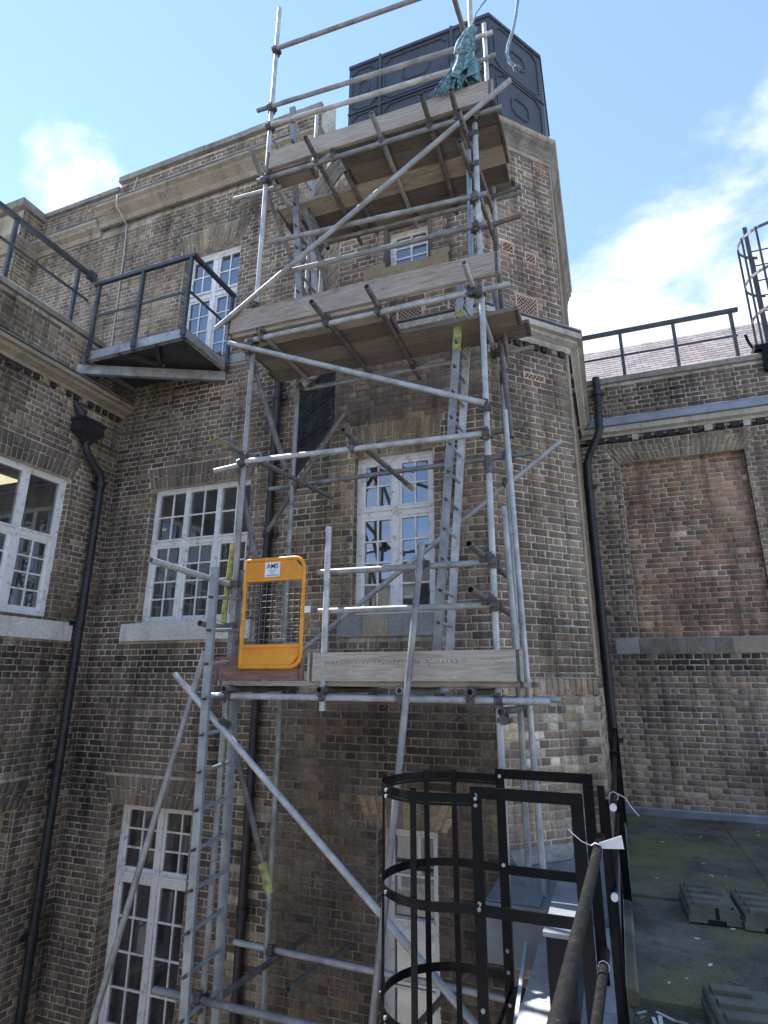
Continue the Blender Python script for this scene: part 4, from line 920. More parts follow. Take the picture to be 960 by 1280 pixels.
# boards: (x0, x1, y centre, z underside at x0, at x1)
def board(name, p0, p1, w, th, mat, flat=True, parent=S, label=None):
    p0 = Vector(p0); p1 = Vector(p1); a = p1-p0; L = a.length; a.normalize(); b = Vector((0,0,1)).cross(a).normalized(); c = a.cross(b)
    h = (w/2, th/2) if flat else (th/2, w/2); n = 10; vs = []
    bow = rng.uniform(-.004,.004); ph = rng.uniform(0,6)
    for i in range(n+1):
        t = i/n; x = -L/2+L*t; o = bow*math.sin(math.pi*t)+.0015*math.sin(ph+5*t)
        vs += [(x,-h[0],-h[1]+o),(x,h[0],-h[1]+o),(x,h[0],h[1]+o),(x,-h[0],h[1]+o)]
    fs = [(4*i+k,4*i+4+k,4*i+4+(k+1)%4,4*i+(k+1)%4) for i in range(n) for k in range(4)]+[(3,2,1,0),(4*n,4*n+1,4*n+2,4*n+3)]
    o = MB().add(vs, fs).build(name, mat, parent, label)
    R_ = Matrix((a, b, c)).transposed().to_4x4(); R_.translation = (p0+p1)/2; o.matrix_local = R_
    for t in (-L/2+.03, L/2-.03):
        q = MB(); q.box((t-.012,-h[0]-.0015,-h[1]-.0015),(t+.012,h[0]+.0015,h[1]+.0015)); q.build('end_band', 'coupler_steel', o)
    return o
mats = ['board_wood','board_old','board_old','board_wood']
for k in range(5):
    y = 4.06+.1125+k*.229; x0 = -2.10 if k < 2 else -3.05+rng.uniform(-.06,.1)
    board('scaffold_board', (x0,y,6.742+.0), (-.50+rng.uniform(-.03,.05),y,6.668), .225, .038, 'board_wood' if k in (2,4) else 'board_old')
board('scaffold_board', (-2.88,4.17,6.742), (-2.40,4.17,6.725), .225, .038, 'board_old')
for k in range(4):
    y = 4.06+.1125+k*.229
    board('scaffold_board', (-3.20+rng.uniform(-.03,.06),y,4.832), ((-1.60 if k < 2 else -.46)+rng.uniform(-.04,.05),y,4.810 if k < 2 else 4.796), .225, .038, 'board_old' if k else 'board_wood')
for k in range(4):
    y = 4.06+.1125+k*.229
    board('scaffold_board', (-3.02+rng.uniform(-.04,.04),y,1.612), (-.58+rng.uniform(-.03,.04),y,1.612), .225, .038, 'board_grey' if k == 0 else 'board_old')
board('toe_board', (-2.90,4.045,6.86), (-.52,4.045,6.782), .222, .036, 'board_wood', False, label='pale toe board of the top lift')
board('toe_board', (-3.20,4.045,4.962), (-.55,4.045,4.925), .222, .036, 'board_wood', False)
board('toe_board', (-2.16,4.045,1.735), (-.56,4.045,1.737), .205, .036, 'board_grey', False, label='weathered grey toe board at eye level with faint stencilling')
board('toe_board', (-3.02,4.075,1.725), (-2.22,4.075,1.725), .18, .036, 'board_red', False)
mk = MB(); r6 = random.Random(8)   # worn, illegible stencil row on the eye-level toe board
for k in range(34):
    x = -2.0+k*.030; z = 1.752
    if k % 9 in (7,): continue
    for q in range(r6.choice([1,2,2,3])):
        a_ = r6.uniform(-.6,.6); l = r6.uniform(.008,.020); cx_, cz_ = x+r6.uniform(-.007,.007), z+r6.uniform(0,.026)
        mk.obox((cx_,4.0262,cz_), ((math.sin(a_),0,math.cos(a_)),(0,1,0),(math.cos(a_),0,-math.sin(a_))), (l/2,.0008,.0018))
mk.build('stencil_marks', 'board_old', S, kind='stuff')

# ------------------------------------------------------------------ ladders
def ladder(label, n0, f0, n1, f1, mat, band=None):
    """n0/f0 bottom of near and far stile, n1/f1 tops"""
    L = thing('ladder', label, 'ladder', n0, 'aluminium scaffold ladders')
    n0, f0, n1, f1 = map(Vector, (n0, f0, n1, f1)); a = (n1-n0).normalized(); r = (f0-n0).normalized(); c = a.cross(r)
    for p, q in ((n0,n1),(f0,f1)):
        m_ = MB(); m_.obox((p+q)/2, (a, r, c), ((q-p).length/2, .014, .033)); st = m_.build('stile', mat, L)
    k = int((n1-n0).length/.254)
    for i in range(k):
        t = (.18+i*.254)/(n1-n0).length
        if t > .985: break
        p, q = n0.lerp(n1, t), f0.lerp(f1, t)
        o = MB().tube(p-r*.0, q, .0145, 8, False).build('rung', mat, L)
        MB().tube(p-r*.012, p-r*.018, .013, 8, True).build('rung_end', 'coupler_steel', o)
    if band:
        p, q = n0.lerp(n1, band[0]), n0.lerp(n1, band[1]); MB().obox((p+q)/2, (a, r, c), ((q-p).length/2, .0155, .0345)).build('yellow_label', 'yellow_band', L)
    return L
ladder('long aluminium ladder climbing to the lowest platform beside the orange gate', (-2.88,3.94,-3.0), (-2.88,4.30,-3.0), (-2.90,3.79,2.50), (-2.90,4.15,2.54), 'aluminium')
ladder('aluminium ladder between lowest and middle decks right of the tower window', (-1.27,4.40,1.64), (-1.27,4.80,1.64), (-.99,4.64,5.55), (-.99,5.00,5.62), 'galvanised', (.74,.85))
ladder('ladder at the scaffold corner rising through the top deck hatch', (-2.70,4.62,4.86), (-2.70,5.0,4.86), (-2.74,4.22,7.75), (-2.74,4.60,7.75), 'galvanised')

# ------------------------------------------------------------------ orange safety gate
G = thing('safety_gate', 'orange scaffold safety gate with wire mesh and white sign', 'gate', (-2.5,3.98,1.73))
gx0, gx1, gz0, gz1, gy = -2.765, -2.225, 1.735, 2.585, 4.03
rr = .09
def arc(cx, cz, a0, a1, n=6): return [(cx+rr*math.cos(math.radians(a0+(a1-a0)*i/n)), gy, cz+rr*math.sin(math.radians(a0+(a1-a0)*i/n))) for i in range(n+1)]
pts = [(gx0,gy,gz0),(gx0,gy,gz1)]+arc(gx1-rr,gz1-rr,90,0)+arc(gx1-rr,gz0+rr,0,-90)
def dense(ps, n=1):
    out = []
    for a, b in zip(ps, ps[1:]):
        a, b = Vector(a), Vector(b); d = (b-a).length; out.append(a)
        if d > .2: out += [a+(b-a)*(.012/d), b-(b-a)*(.012/d)]
    return out+[Vector(ps[-1])]
fr = MB().path(dense(pts), .0165, 8); fr.tube(pts[0], pts[-1], .0163, 8, False)
fr.build('frame', 'orange_paint', G)
def plate(z0, z1, top):
    mb = MB(); q = .075
    poly = [(gx0+.014,z0),(gx1-.014-(0 if top else q),z0)]+([] if top else [(gx1-.014,z0+q)])+([(gx1-.014,z1-q),(gx1-.014-q,z1)] if top else [(gx1-.014,z1)])+[(gx0+.014,z1)]
    n = len(poly); mb.add([(x,gy-.003,z) for x, z in poly]+[(x,gy+.003,z) for x, z in poly], [tuple(range(n)), tuple(range(2*n-1,n-1,-1))]+[(i,(i+1)%n,n+(i+1)%n,n+i) for i in range(n)])
    mb.build('panel', 'orange_paint', G)
plate(2.425, gz1-.012, True); plate(gz0+.012, 1.885, False)
MB().box((gx0+.01,gy-.014,2.405),(gx1-.01,gy+.014,2.43)).build('rail', 'orange_paint', G); MB().box((gx0+.01,gy-.014,1.88),(gx1-.01,gy+.014,1.905)).build('rail', 'orange_paint', G)
wm = MB(); k = 0
while gx0+.05+k*.05 < gx1-.02: wm.tube((gx0+.05+k*.05,gy+.006,1.89),(gx0+.05+k*.05,gy+.006,2.42),.0018,5,False); k += 1
k = 0
while 1.945+k*.05 < 2.41: wm.tube((gx0+.01,gy+.003,1.945+k*.05),(gx1-.01,gy+.003,1.945+k*.05),.0018,5,False); k += 1
wm.build('wire_mesh', 'wire', G)
sg = MB().box((-2.585,gy-.0065,2.438),(-2.445,gy-.0035,2.560)).build('sign', 'sign_white', G, label='small white sign reading AMS in dark blue')
def text(s_, x, z, h, mat, parent, y):
    cu = bpy.data.curves.new('lettering', 'FONT'); cu.body = s_; cu.size = h; cu.align_x = 'CENTER'; cu.extrude = .0006; cu.offset = .0008
    ob = bpy.data.objects.new('lettering', cu); COL.objects.link(ob)
    dg = bpy.context.evaluated_depsgraph_get(); me = bpy.data.meshes.new_from_object(ob.evaluated_get(dg))
    bpy.data.objects.remove(ob); me.materials.clear(); me.materials.append(MATS[mat])
    o = bpy.data.objects.new('lettering', me); COL.objects.link(o); o.parent = parent; o.rotation_euler = (math.pi/2,0,0); o.location = (x,y,z); return o
text('AMS', -2.515, 2.508, .058, 'sign_ink', sg, gy-.0075)
ul = MB()
for z, w, mt in ((2.490,.075,0),(2.478,.055,0),(2.462,.040,0),(2.448,.118,1)): ul.box((-2.515-w/2,gy-.0078,z),(-2.515+w/2,gy-.006,z+(.008 if mt else .005)))
ul.build('small_print', 'sign_ink_pale', sg)
for z in (1.95,2.32): MB().tube((gx0-.045,gy,z-.05),(gx0-.045,gy,z+.05),.014,8,False).build('hinge', 'coupler_steel', G)
MB().box((gx1+.02,gy-.01,2.14),(gx1+.065,gy+.01,2.19)).build('catch', 'white_plastic', G)

# ------------------------------------------------------------------ bundled netting, hoses
Nn = thing('netting_bundle', 'teal debris netting bundled and tied round the top right scaffold pole', 'netting', (-.75,4.0,6.85))
r2 = random.Random(5)
nb = MB(); nu, nv = 28, 40; vs = []
for j in range(nv+1):
    t = j/nv; z = 7.60-.62*t; cx = -.69-.13*t-.03*math.sin(t*5); w = .045+.085*t-.06*max(0,1-abs(t-.52)/.08)
    for i in range(nu):
        a = 2*math.pi*i/nu; fold = 1+.34*math.sin(a*7+t*4)+.18*math.sin(a*13-t*9)+.12*mnoise.noise(Vector((math.cos(a)*2,math.sin(a)*2,t*6)))
        vs.append((cx+w*fold*math.cos(a), 4.02+w*.6*fold*math.sin(a), z+.02*math.sin(a*5+t*8)))
nb.add(vs, [(j*nu+i,j*nu+(i+1)%nu,(j+1)*nu+(i+1)%nu,(j+1)*nu+i) for j in range(nv) for i in range(nu)], True); nb.build('gathered_net', 'teal_net', Nn)
for k in range(30):
    a = r2.uniform(-1,1); x0 = -.78+.05*a; pts = []
    for i in range(8):
        t = i/7; pts.append((x0-.14*t+a*.14*t**1.3+.012*math.sin(i*1.7+k), 4.0+r2.uniform(-.015,.015)-.03*t, 7.24-(.34+r2.uniform(0,.06))*t))
    MB().path(pts, [.012-.006*i/7 for i in range(8)], 5).build('net_strand', 'teal_net', Nn)
MB().path([(-.78+.07*math.cos(a/10*2*math.pi), 4.02+.06*math.sin(a/10*2*math.pi), 7.275) for a in range(11)], .008, 6).build('tie', 'blue_rope', Nn)
H = thing('hanging_hose', 'blue grey rope hanging free in the sky beside the roof tank', 'rope', (-.35,4.1,7.0))
cat = [(-.20,4.12,8.6),(-.215,4.1,8.2),(-.245,4.1,7.85),(-.275,4.1,7.66),(-.315,4.1,7.48),(-.365,4.1,7.33),(-.382,4.1,7.22),(-.365,4.1,7.12),(-.325,4.1,7.05)]
MB().path(cat, .016, 8).build('rope', 'blue_rope', H)
for k in range(7):
    a = k*.9; MB().path([(-.325,4.1,7.05),(-.315+.02*math.cos(a),4.1+.02*math.sin(a),7.03),(-.30+.035*math.cos(a),4.1+.03*math.sin(a),7.0)], .005, 5).build('frayed_end', 'blue_rope', H)
Hc = thing('loose_cable', 'thin grey cable curving off the top of the right scaffold pole', 'cable', (-.66,4.05,7.8))
MB().path([(-.675,4.06,7.72),(-.64,4.05,7.82),(-.585,4.05,7.89),(-.53,4.05,7.95),(-.48,4.05,8.05),(-.44,4.06,8.3),(-.5,4.07,8.7),(-.66,4.08,8.9)], .008, 6).build('cable', 'blue_rope', Hc)
tube('putlog', (-.95,4.15,8.62), (-.12,4.12,8.62))
# ------------------------------------------------------------------ drainpipes
def pipe(name, label, mat, pts, r, hopper=None, brackets=(), shoe=None):
    t = thing(name, label, 'drainpipe', pts[-1]); MB().path(pts, r, 12).build('pipe', mat, t)
    for b in brackets:
        p, n = Vector(b[0]), Vector(b[1]); c = MB(); c.tube(p-Z_*.035, p+Z_*.035, r+.012, 12, False); w = Vector((0,0,1)).cross(n).normalized()
        c.obox(p-n*r, (w,n,Z_), (r+.06,.012,.03)); c.build('collar', mat, t)
    if hopper: hopper(t)
    return t
def bend(a, b, n=4):
    a, b = Vector(a), Vector(b); return [tuple(a.lerp(b, i/n)) for i in range(n+1)]
def hopA(t):
    mb = MB(); c = (XA+.115, 5.47)
    prof = [(.07,4.78),(.085,4.83),(.16,4.90),(.19,4.92),(.19,5.05),(.21,5.06),(.21,5.10)]
    rings = [[(c[0]+s*w*.55,c[1]+q*w,z) for s,q in ((-1,-1),(1,-1),(1,1),(-1,1))] for w,z in prof]
    vs = [v for R in rings for v in R]
    mb.add(vs, [(4*j+k,4*j+(k+1)%4,4*j+4+(k+1)%4,4*j+4+k) for j in range(len(prof)-1) for k in range(4)]+[(0,1,2,3)]+[tuple(4*(len(prof)-1)+k for k in range(4))]); mb.build('hopper', 'tar_pipe', t)
    mb = MB(); mb.path([(XA-.02,5.30,5.34),(XA+.07,5.34,5.22),(XA+.10,5.40,5.08)], .055, 10); mb.build('spout', 'plum_pipe', t)
px = XA+.12
pipe('drainpipe', 'black cast drainpipe with hopper head on the left wing', 'tar_pipe', [(px,5.47,4.80),(px,5.475,4.72),(px,5.53,4.64),(px,5.74,4.46),(px,5.80,4.39),(px,5.815,4.30),(px,5.82,3.0),(px,5.82,0),(px,5.82,GZ)], .052, hopA,
     [((px,5.815,4.28),(1,0,0)),((px,5.82,2.35),(1,0,0)),((px,5.82,.62),(1,0,0)),((px,5.82,-1.2),(1,0,0))])
pipe('drainpipe', 'dark plum downpipe between the main range and the tower', 'plum_pipe', [(-3.86,YB-.09,5.75),(-3.88,YB-.09,4.5),(-3.90,YB-.09,1.5),(-3.91,YB-.09,-1.5),(-3.91,YB-.09,GZ)], .048, None,
     [((-3.87,YB-.09,5.3),(0,-1,0)),((-3.885,YB-.09,3.4),(0,-1,0)),((-3.90,YB-.09,-.7),(0,-1,0))])
pipe('drainpipe', 'black tarred downpipe in the corner of the right wall', 'tar_pipe', [(.17,YD-.12,6.28),(.165,YD-.13,5.9),(.15,YD-.22,5.6),(.145,YD-.26,5.35),(.10,YD-.26,5.22),(-.04,YD-.16,4.98),(-.085,YD-.12,4.86),(-.09,YD-.12,4.6),(-.09,YD-.12,2.5),(-.085,YD-.12,.05)], .056, None,
     [((.165,YD-.14,6.0),(0,-1,0)),((-.09,YD-.12,4.5),(0,-1,0)),((-.09,YD-.12,2.6),(0,-1,0)),((-.088,YD-.12,.9),(0,-1,0))])
cb_ = thing('wall_cable', 'pale conduit cable running down the upper wall left of the balcony', 'cable')
MB().path([(-7.06,YB-.07,10.2),(-7.10,YB-.08,9.9),(-7.14,YB-.09,9.66),(-7.16,YB-.33,9.60),(-7.17,YB-.31,9.40),(-7.18,YB-.03,9.24),(-7.15,YB-.02,8.6),(-7.13,YB-.02,7.6),(-7.10,YB-.02,6.6)], .012, 6).build('cable', 'pale_cable', cb_)

# ------------------------------------------------------------------ balcony in the corner of the two wings
Bc = thing('balcony', 'dark steel railed balcony bridging the left wing and main range', 'balcony', (-5.7,5.7,6.0))
zf = 6.0
MB().box((-6.55,5.24,zf-.035),(-4.80,6.14,zf-.02)).build('floor_plate', 'grey_steel', Bc)
def channel(a, b, h, mat='galvanised', name='channel'):
    mb = MB(); a, b = Vector(a), Vector(b); d = (b-a).normalized(); w = d.cross(Z_).normalized()
    mb.obox((a+b)/2, (d,w,Z_), ((b-a).length/2,.006,h/2))
    for s in (-1,1): mb.obox((a+b)/2+Z_*(s*(h/2-.006))-w*.03, (d,w,Z_), ((b-a).length/2,.03,.006))
    mb.build(name, mat, Bc)
channel((-6.50,5.20,zf-.03), (-4.78,5.20,zf-.03), .13); channel((-4.78,5.21,zf-.03), (-4.78,6.13,zf-.03), .13); channel((-6.50,5.22,zf-.03),(-6.50,6.13,zf-.03),.13)
channel((-6.66,5.22,zf-.17), (-4.80,6.12,zf-.17), .14)
for a, b in (((-5.9,5.22),(-5.55,5.72)),((-5.25,5.22),(-5.62,5.70))): MB().bar((*a,zf-.075),(*b,zf-.075),.05,.05).build('stay', 'grey_steel', Bc)
posts = [(-6.44,5.20),(-5.62,5.19),(-4.80,5.19),(-4.77,6.08)]
for x, y in posts:
    o = MB().box((x-.022,y-.022,zf-.12),(x+.022,y+.022,7.13)).build('post', 'grey_steel', Bc)
    MB().box((x-.03,y-.03,zf-.08),(x+.05,y-.023,zf+.05)).build('cleat', 'grey_steel', o)
MB().box((-6.52,5.165,7.13),(-4.73,5.215,7.18)).build('top_rail', 'grey_steel', Bc); MB().box((-4.80,5.216,7.13),(-4.74,6.12,7.18)).build('top_rail', 'grey_steel', Bc)
MB().bar((-6.44,5.19,6.60),(-4.80,5.19,6.60),.012,.04).build('mid_rail', 'grey_steel', Bc); MB().bar((-4.785,5.19,6.60),(-4.775,6.08,6.60),.012,.04).build('mid_rail', 'grey_steel', Bc)

# ------------------------------------------------------------------ roof railings
R1 = thing('roof_railing', 'dark steel railing along the left wing roof', 'railing', (XA,4,6.5))
MB().box((XA-.03,1.0,7.33),(XA+.03,5.26,7.39)).build('top_rail', 'grey_steel', R1); MB().box((XA-.006,1.0,6.92),(XA+.006,5.22,6.96)).build('mid_rail', 'grey_steel', R1)
for y in (2.1,3.06,4.02,4.99): MB().box((XA-.022,y-.022,6.46),(XA+.022,y+.022,7.33)).build('post', 'grey_steel', R1)
MB().box((XA-.045,5.14,7.30),(XA+.045,5.27,7.42)).build('end_bracket', 'grey_steel', R1)
R2 = thing('roof_railing', 'grey steel railing along the right parapet against the clouds', 'railing', (1.2,9.2,6.3))
MB().box((-.16,9.17,7.19),(2.33,9.23,7.25)).build('top_rail', 'grey_steel', R2); MB().box((-.16,9.192,6.76),(2.27,9.208,6.79)).build('mid_rail', 'grey_steel', R2)
for x in (-.15,.62,1.41,2.22): MB().box((x-.024,9.176,6.30),(x+.024,9.224,7.19)).build('post', 'grey_steel', R2)
# caged ladder top at far right
R3 = thing('ladder_cage', 'hooped roof ladder cage at the right picture edge above the parapet', 'ladder cage', (2.9,9.0,6.3))
cxr, cyr, rad = 2.92, 9.20, .42
for z, a0, a1 in ((8.35,100,350),(7.62,100,350),(6.98,150,350)):
    pts = [(cxr+rad*math.cos(math.radians(a0+(a1-a0)*i/16)), cyr+rad*math.sin(math.radians(a0+(a1-a0)*i/16)), z) for i in range(17)]
    mb = MB()
    for a, b in zip(pts, pts[1:]): mb.bar(a, b, .009, .05)
    mb.build('hoop', 'grey_steel', R3)
for a in (110,160,200,235,270,310):
    x, y = cxr+rad*math.cos(math.radians(a)), cyr+rad*math.sin(math.radians(a)); MB().bar((x,y,6.45 if a < 210 else 6.9),(x,y,8.38),.012,.03).build('strap', 'grey_steel', R3)
MB().bar((3.18,9.5,6.0),(3.18,9.5,8.9),.02,.06).build('stile', 'grey_steel', R3); MB().bar((2.72,9.5,6.0),(2.72,9.5,8.9),.02,.06).build('stile', 'grey_steel', R3)
for k in range(8): MB().tube((2.72,9.5,6.45+k*.28),(3.18,9.5,6.45+k*.28),.012,8,False).build('rung', 'grey_steel', R3)
MB().box((2.38,8.93,6.34),(2.95,9.15,6.42)).build('foot_bracket', 'black_paint_and_shade', R3); MB().box((2.46,8.90,5.98),(2.60,8.985,6.34)).build('wall_bracket', 'black_paint_and_shade', R3)
MB().path([(2.42,9.1,6.42),(2.36,9.08,6.55),(2.34,9.1,6.7)], .02, 6).build('cable_end', 'black_paint_and_shade', R3)

# ------------------------------------------------------------------ flat roof
fr_ = structure(MB().box((-.10,-4,-.30),(6,8.99,-.035)).build('flat_roof', 'felt'))
for (x0, x1, y0, y1, z) in ((-.07,1.06,5.72,8.95,.0),(1.05,2.3,5.74,8.95,.004),(2.29,4.5,5.72,8.95,-.002),(-.07,1.0,4.02,5.70,-.012),(.99,2.2,4.02,5.70,-.008),(2.19,4.5,4.0,5.7,-.012)):
    mb = MB(); n = 14; vs = []
    for i in range(n+1):
        for k in range(n+1):
            x, y = x0+(x1-x0)*i/n, y0+(y1-y0)*k/n
            vs.append((x+ (.012*mnoise.noise(Vector((y*3,x0,0))) if i in (0,n) else 0), y, z+.008*mnoise.noise(Vector((x*2.2,y*2.2,1.3)))))
    mb.add(vs, [(i*(n+1)+k,(i+1)*(n+1)+k,(i+1)*(n+1)+k+1,i*(n+1)+k+1) for i in range(n) for k in range(n)], True)
    mb.quad((x0,y0,z-.03),(x1,y0,z-.03),(x1,y0,z),(x0,y0,z)); mb.quad((x0,y0,z-.03),(x0,y1,z-.03),(x0,y1,z),(x0,y0,z)); mb.build('felt_sheet', 'felt', fr_)
MB().box((-.07,3.2,-.034),(6,4.0,-.028)).build('gutter_strip', 'felt_dirty', fr_)
MB().sweep([(-.10,3.95),(-.10,8.9)], [(0,-.03),(.06,-.03),(.06,.03),(.045,.05),(.0,.05)]).build('felt_kerb', 'felt', fr_)
db = MB()
r3 = random.Random(3)
for k in range(150):
    if k < 95: x, y, z = r3.uniform(-.05,1.0), r3.uniform(3.4,3.98), -.024
    else: x, y, z = r3.uniform(0,2.0), r3.uniform(4.1,8.6), .009
    s = r3.uniform(.006,.022 if k < 95 else .014); a = r3.uniform(0,3.1); c, q = math.cos(a), math.sin(a); l = s*r3.uniform(1,3 if k < 95 else 1.6)
    db.obox((x,y,z+.003), ((c,q,r3.uniform(-.2,.2)),(-q,c,0),(0,0,1)), (l,s*.5,.003))
tag(db.build('debris', 'debris_chips', kind='stuff'), 'pale chips and twigs littering the felt roof', 'debris')

# ------------------------------------------------------------------ counterweight blocks
def block(label, x, y, z, rz, sx=.34, sy=.52, h=.10):
    t = thing('counterweight', label, 'weight', (x,y,z), 'recycled plastic railing counterweights')
    R_ = Matrix.Rotation(rz, 4, 'Z'); R_.translation = (x,y,z)
    def put(mb, n, mat='recycled_plastic', par=t):
        o = mb.build(n, mat, par); o.matrix_local = R_; return o
    mb = MB(); c = .012
    prof = [(-sx/2,0),(sx/2,0),(sx/2,h*.42),(sx/2-.012,h*.45),(sx/2-.012,h-c),(sx/2-.012-c,h),(-sx/2+.012+c,h),(-sx/2+.012,h-c),(-sx/2+.012,h*.45),(-sx/2,h*.42)]
    n = len(prof); mb.add([(a,-sy/2,b) for a,b in prof]+[(a,sy/2,b) for a,b in prof], [(i,(i+1)%n,n+(i+1)%n,n+i) for i in range(n)]+[tuple(range(n)),tuple(range(2*n-1,n-1,-1))]); body = put(mb, 'body')
    for k in range(4):
        yy = -sy/2+.05+k*(sy-.1)/3
        m2 = MB(); m2.box((-sx/2+.045,yy-.045,h-.002),(sx/2-.06-(.05 if k % 2 else 0),yy+.03,h+.022)); put(m2, 'rib')
    for a in (-.08,.11):  # solid dark patches painted as shaded openings in the block
        m2 = MB(); m2.box((a-.022,-sy/2+.004,h-.001),(a+.022,-sy/2+.06,h+.003)); put(m2, 'socket', 'opening_shade')
    m2 = MB(); m2.box((.005,-sy/2-.002,h*.3),(.03,-sy/2+.03,h+.001)); put(m2, 'slot', 'opening_shade')
    m2 = MB(); m2.box((-.05,-sy/2-.003,0.001),(.07,-sy/2+.02,h*.26)); put(m2, 'hand_hold', 'opening_shade')
    return t
block('shaded grey plastic counterweight nearest the railing in the back pair', .49, 5.53, .0, .04)
block('shaded grey plastic counterweight at the right end of the back pair', .84, 5.51, .0, .03)
block('sunlit plastic counterweight in the bottom right corner', .46, 3.84, -.028, .10)
block('plastic counterweight cut by the right picture edge at the bottom', .84, 3.96, -.012, .06)

# ------------------------------------------------------------------ parapet kerb with metal coping at the roof edge
W_ = thing('parapet_wall', 'low roof edge parapet with patchy metal coping beside the ladder cage', 'parapet', (-.35,3,-.2))
MB().box((-.56,-3,GZ),(-.13,4.55,.085)).build('wall', 'brick_far', W_)
for y0, y1 in ((-3,1.2),(1.204,2.45),(2.454,3.50),(3.504,4.58)):
    MB().sweep([(-.145,y1),(-.145,y0)], [(0.43,.10),(.44,.06),(.445,.06),(.436,.112),(-.01,.112),(-.018,.06),(-.012,.06),(0,.10)]).build('coping_sheet', 'coping_metal', W_)
MB().box((-.43,3.33,.113),(-.30,4.56,.455)).build('upstand', 'black_paint_and_shade', W_); MB().box((-.442,3.315,.456),(-.288,4.57,.475)).build('upstand_cap', 'lead', W_)  # near-black side stands for the upstand's own shadow
L_ = thing('lead_flat', 'lead covered ledge round the foot of the tower behind the cage', 'roof')
MB().prism([(-1.0,4.6),(-.12,4.6),(-.12,6.36),(-.95,5.60),(-1.0,5.555)], -.2, .16).build('lead_sheet', 'lead', L_)
MB().sweep([(XC,YT),(CX,CY)], [(.002,.162),(.12,.165),(.06,.20),(.012,.26),(.002,.26)]).build('apron', 'lime_plaster', L_)
MB().box((-.99,4.62,.162),(-.62,5.45,.175)).build('lead_roll', 'lead', L_); MB().box((-.45,4.60,.161),(-.28,5.6,.30)).build('kerb', 'lead', L_)

# ------------------------------------------------------------------ caged access ladder in the foreground
C_ = thing('ladder_cage', 'black hooped ladder cage with walk-through handrails in the foreground', 'ladder cage', (-.8,3.55,GZ))
sx_, yn, yf = -.70, 3.12, 3.78; ym = 3.43; R0 = .372
def hoop(z, hh=.042):
    pts = [(sx_,yn-.012,z)]
    for i in range(21):
        a = -math.pi/2-math.pi*i/20; pts.append((-.93+R0*math.cos(a)*.98, ym+(R0+.005)*math.sin(a), z))
    pts.append((sx_,yf+.012,z)); mb = MB(); P_ = [Vector(p) for p in pts]
    for a, b in zip(P_, P_[1:]): mb.bar(a-(b-a).normalized()*.002, b+(b-a).normalized()*.002, .008, hh)
    o = mb.build('hoop', 'black_paint_and_shade', C_)
    for p in (P_[0]+Vector((.0,0,0)), P_[6], P_[10], P_[14]):
        n = (p-Vector((-.93,ym,z))).normalized() if p.x < -.72 else Vector((0,-1,0)); MB().tube(p+n*.002, p+n*.012, .009, 8, False).build('bolt', 'galvanised', o)
for z in (1.075, .60, .07, -.9, -1.8): hoop(z)
hoop(1.045, .012)
for i in (1.5, 9, 16, 19):
    a = -math.pi/2-math.pi*i/20; x, y = -.93+(R0-.010)*math.cos(a), ym+(R0-.006)*math.sin(a)
    n = Vector((math.cos(a), math.sin(a), 0)); t_ = Vector((-n.y, n.x, 0))
    MB().obox((x,y,-.45), (t_,n,Z_), (.016,.004,1.56)).build('strap', 'black_paint_and_shade', C_)
for y in (yn, yf):
    st = MB(); st.box((sx_-.026,y-.006,GZ+.2),(sx_+.026,y+.006,1.12)); o = st.build('stile', 'black_paint_and_shade', C_)
    for z in (1.09,.62,.10,-.05,.2):
        b = MB(); b.tube((sx_,y-.006,z),(sx_,y-.016,z),.010,8,False); b.build('bolt', 'galvanised', o)
k = 0
while .05-k*.3 > GZ+.4: MB().tube((sx_,yn,.0-k*.3),(sx_,yf,.0-k*.3),.011,8,False).build('rung', 'black_paint_and_shade', C_); k += 1
for y, xe in ((yn-.008,-.195),(yf+.008,-.175)):
    h = MB(); h.box((sx_-.03,y-.005,1.075),(xe,y+.005,1.128)); h.build('handrail', 'black_paint_and_shade', C_)
    h = MB(); h.box((xe-.056,y-.0056,-.02),(xe,y+.0056,1.074)); h.build('handrail_leg', 'black_paint_and_shade', C_)
    h = MB(); h.box((sx_-.03,y-.005,.57),(xe-.057,y+.005,.618)); h.build('knee_rail', 'black_paint_and_shade', C_)
for y in (yn, yf): MB().box((sx_+.033,y-.03,-.02),(-.50,y-.02,.045)).build('wall_bracket', 'black_paint_and_shade', C_)
MB().bar((-.62,3.30,-.05),(-.60,3.80,.24),.018,.018).build('latch_bar', 'galvanised', C_); MB().box((-.68,3.25,-.12),(-.57,3.40,.03)).build('foot_plate', 'black_paint_and_shade', C_)

# ------------------------------------------------------------------ roof edge guard rail
E_ = thing('guard_rail', 'weathered black tube guard rail with zip ties along the roof edge', 'railing', (-.15,2.5,0))
MB().tube((-.262,-.8,.90),(-.140,3.36,.90),.021,12).build('top_rail', 'rail_tube', E_)
MB().tube((-.30,-.8,.45),(-.158,3.26,.45),.021,12).build('lower_rail', 'rail_tube', E_)
MB().tube((-.068,3.32,1.045),(-.06,8.6,1.06),.0155,12,False).build('top_rail', 'rail_tube', E_); MB().tube((-.100,3.32,.66),(-.06,8.6,.62),.0155,12,False).build('lower_rail', 'rail_tube', E_)
for z, x in ((1.045,-.068),(.66,-.100)): MB().tube((x,3.30,z),(x,3.325,z),.0165,12,False).build('end_cap', 'white_plastic', E_)
for y, x in ((5.4,-.07),(8.2,-.06)): MB().box((x-.030,y-.006,-.03),(x+.030,y+.006,1.10)).build('post', 'black_paint_and_shade', E_)
MB().box((-.138,3.372,-.03),(-.102,3.384,1.13)).build('post', 'black_paint_and_shade', E_)
MB().box((-.118,3.40,-.03),(-.088,3.44,1.06)).build('post', 'black_paint_and_shade', E_)
gx, gy_, gz_ = -.152, 3.12, .90
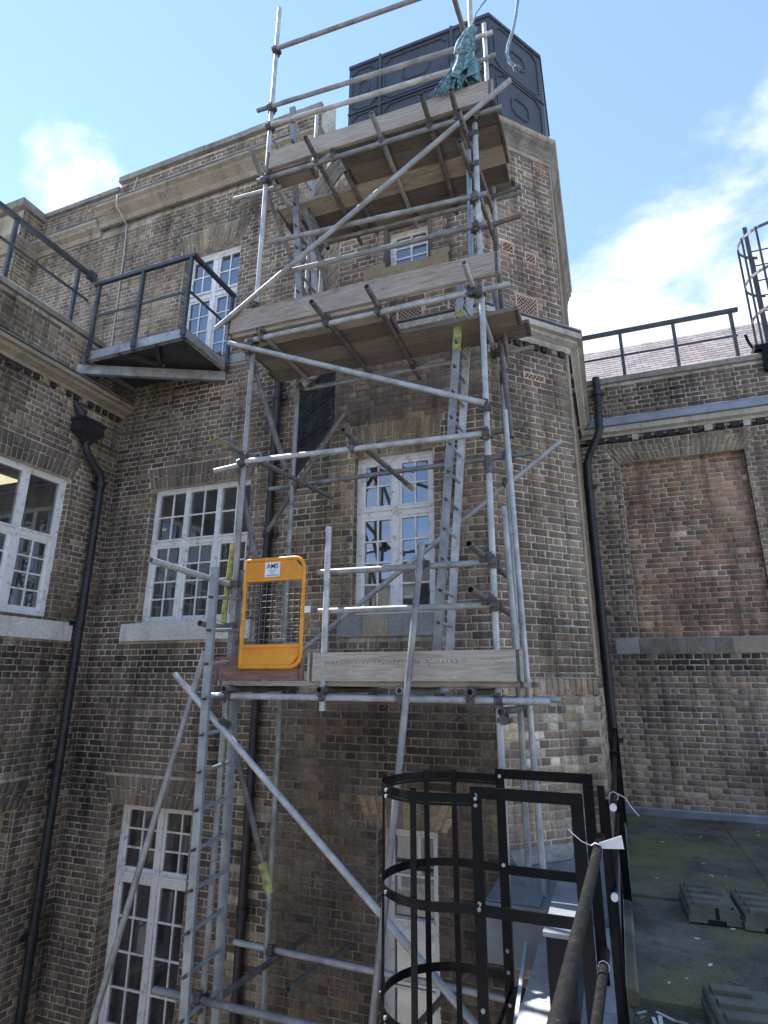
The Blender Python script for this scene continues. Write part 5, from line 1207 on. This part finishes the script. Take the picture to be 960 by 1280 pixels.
MB().path([(gx-.022,gy_,gz_+.012),(gx-.006,gy_+.002,gz_+.024),(gx+.018,gy_,gz_+.016),(gx+.024,gy_-.004,gz_-.006),(gx+.006,gy_-.006,gz_-.023)], .0028, 6).build('zip_tie', 'white_plastic', E_)
MB().path([(gx-.022,gy_,gz_+.012),(gx-.06,gy_-.02,gz_+.03),(gx-.10,gy_-.02,gz_+.06),(gx-.115,gy_-.02,gz_+.075)], .0024, 6).build('zip_tie', 'white_plastic', E_)
MB().add([(gx+.012,gy_-.01,gz_+.028),(gx+.112,gy_-.006,gz_+.066),(gx+.118,gy_-.006,gz_+.012),(gx+.025,gy_-.01,gz_+.006),(gx+.012,gy_-.006,gz_+.028),(gx+.112,gy_-.002,gz_+.066),(gx+.118,gy_-.002,gz_+.012),(gx+.025,gy_-.006,gz_+.006)],[(0,1,2,3),(7,6,5,4),(0,4,5,1),(1,5,6,2),(2,6,7,3),(3,7,4,0)]).build('paper_tag', 'white_plastic', E_)
for x, y, z in ((-.066,3.62,1.045),(-.163,3.1,.45)):
    MB().path([(x+.023*math.cos(i*.8),y+.0008*i,z+.023*math.sin(i*.8)) for i in range(9)], .0020, 5).build('zip_tie', 'white_plastic', E_)
MB().path([(-.045,3.62,1.06),(-.01,3.63,1.04),(.02,3.64,.99),(.05,3.64,.955)], .0020, 5).build('zip_tie', 'white_plastic', E_)

# ------------------------------------------------------------------ range across the courtyard, behind the camera (mirrored in the panes, coloured pale to bounce light)
Q_ = thing('opposite_building', 'unseen range across the courtyard, coloured pale to bounce light, only mirrored in the lower window panes', 'building', (-6,-11,GZ))
MB().box((-26,-15,GZ),(14,-11,6.6)).build('wall', 'stone_pale', Q_); MB().box((-26.2,-15.2,6.6),(14.2,-10.8,6.85)).build('coping', 'coping_stone', Q_)
for k in range(9):
    for z in (-5.0,-1.0,3.0): 
        f_ = MB().box((-24+k*4.2,-11.02,z),(-22.3+k*4.2,-10.97,z+2.2)).build('window', 'white_paint', Q_)
        MB().box((-23.92+k*4.2,-10.969,z+.08),(-22.38+k*4.2,-10.96,z+2.12)).build('pane', 'glass', f_)

# things whose Empty stands at their base: move the Empty there, keep the parts in place
for o in list(COL.objects):
    if o.type == 'EMPTY' and o.parent is None and '_at' in o:
        p = Vector(tuple(o['_at'])); del o['_at']; o.location = p
        for c in o.children: c.matrix_parent_inverse = Matrix.Translation(-p)
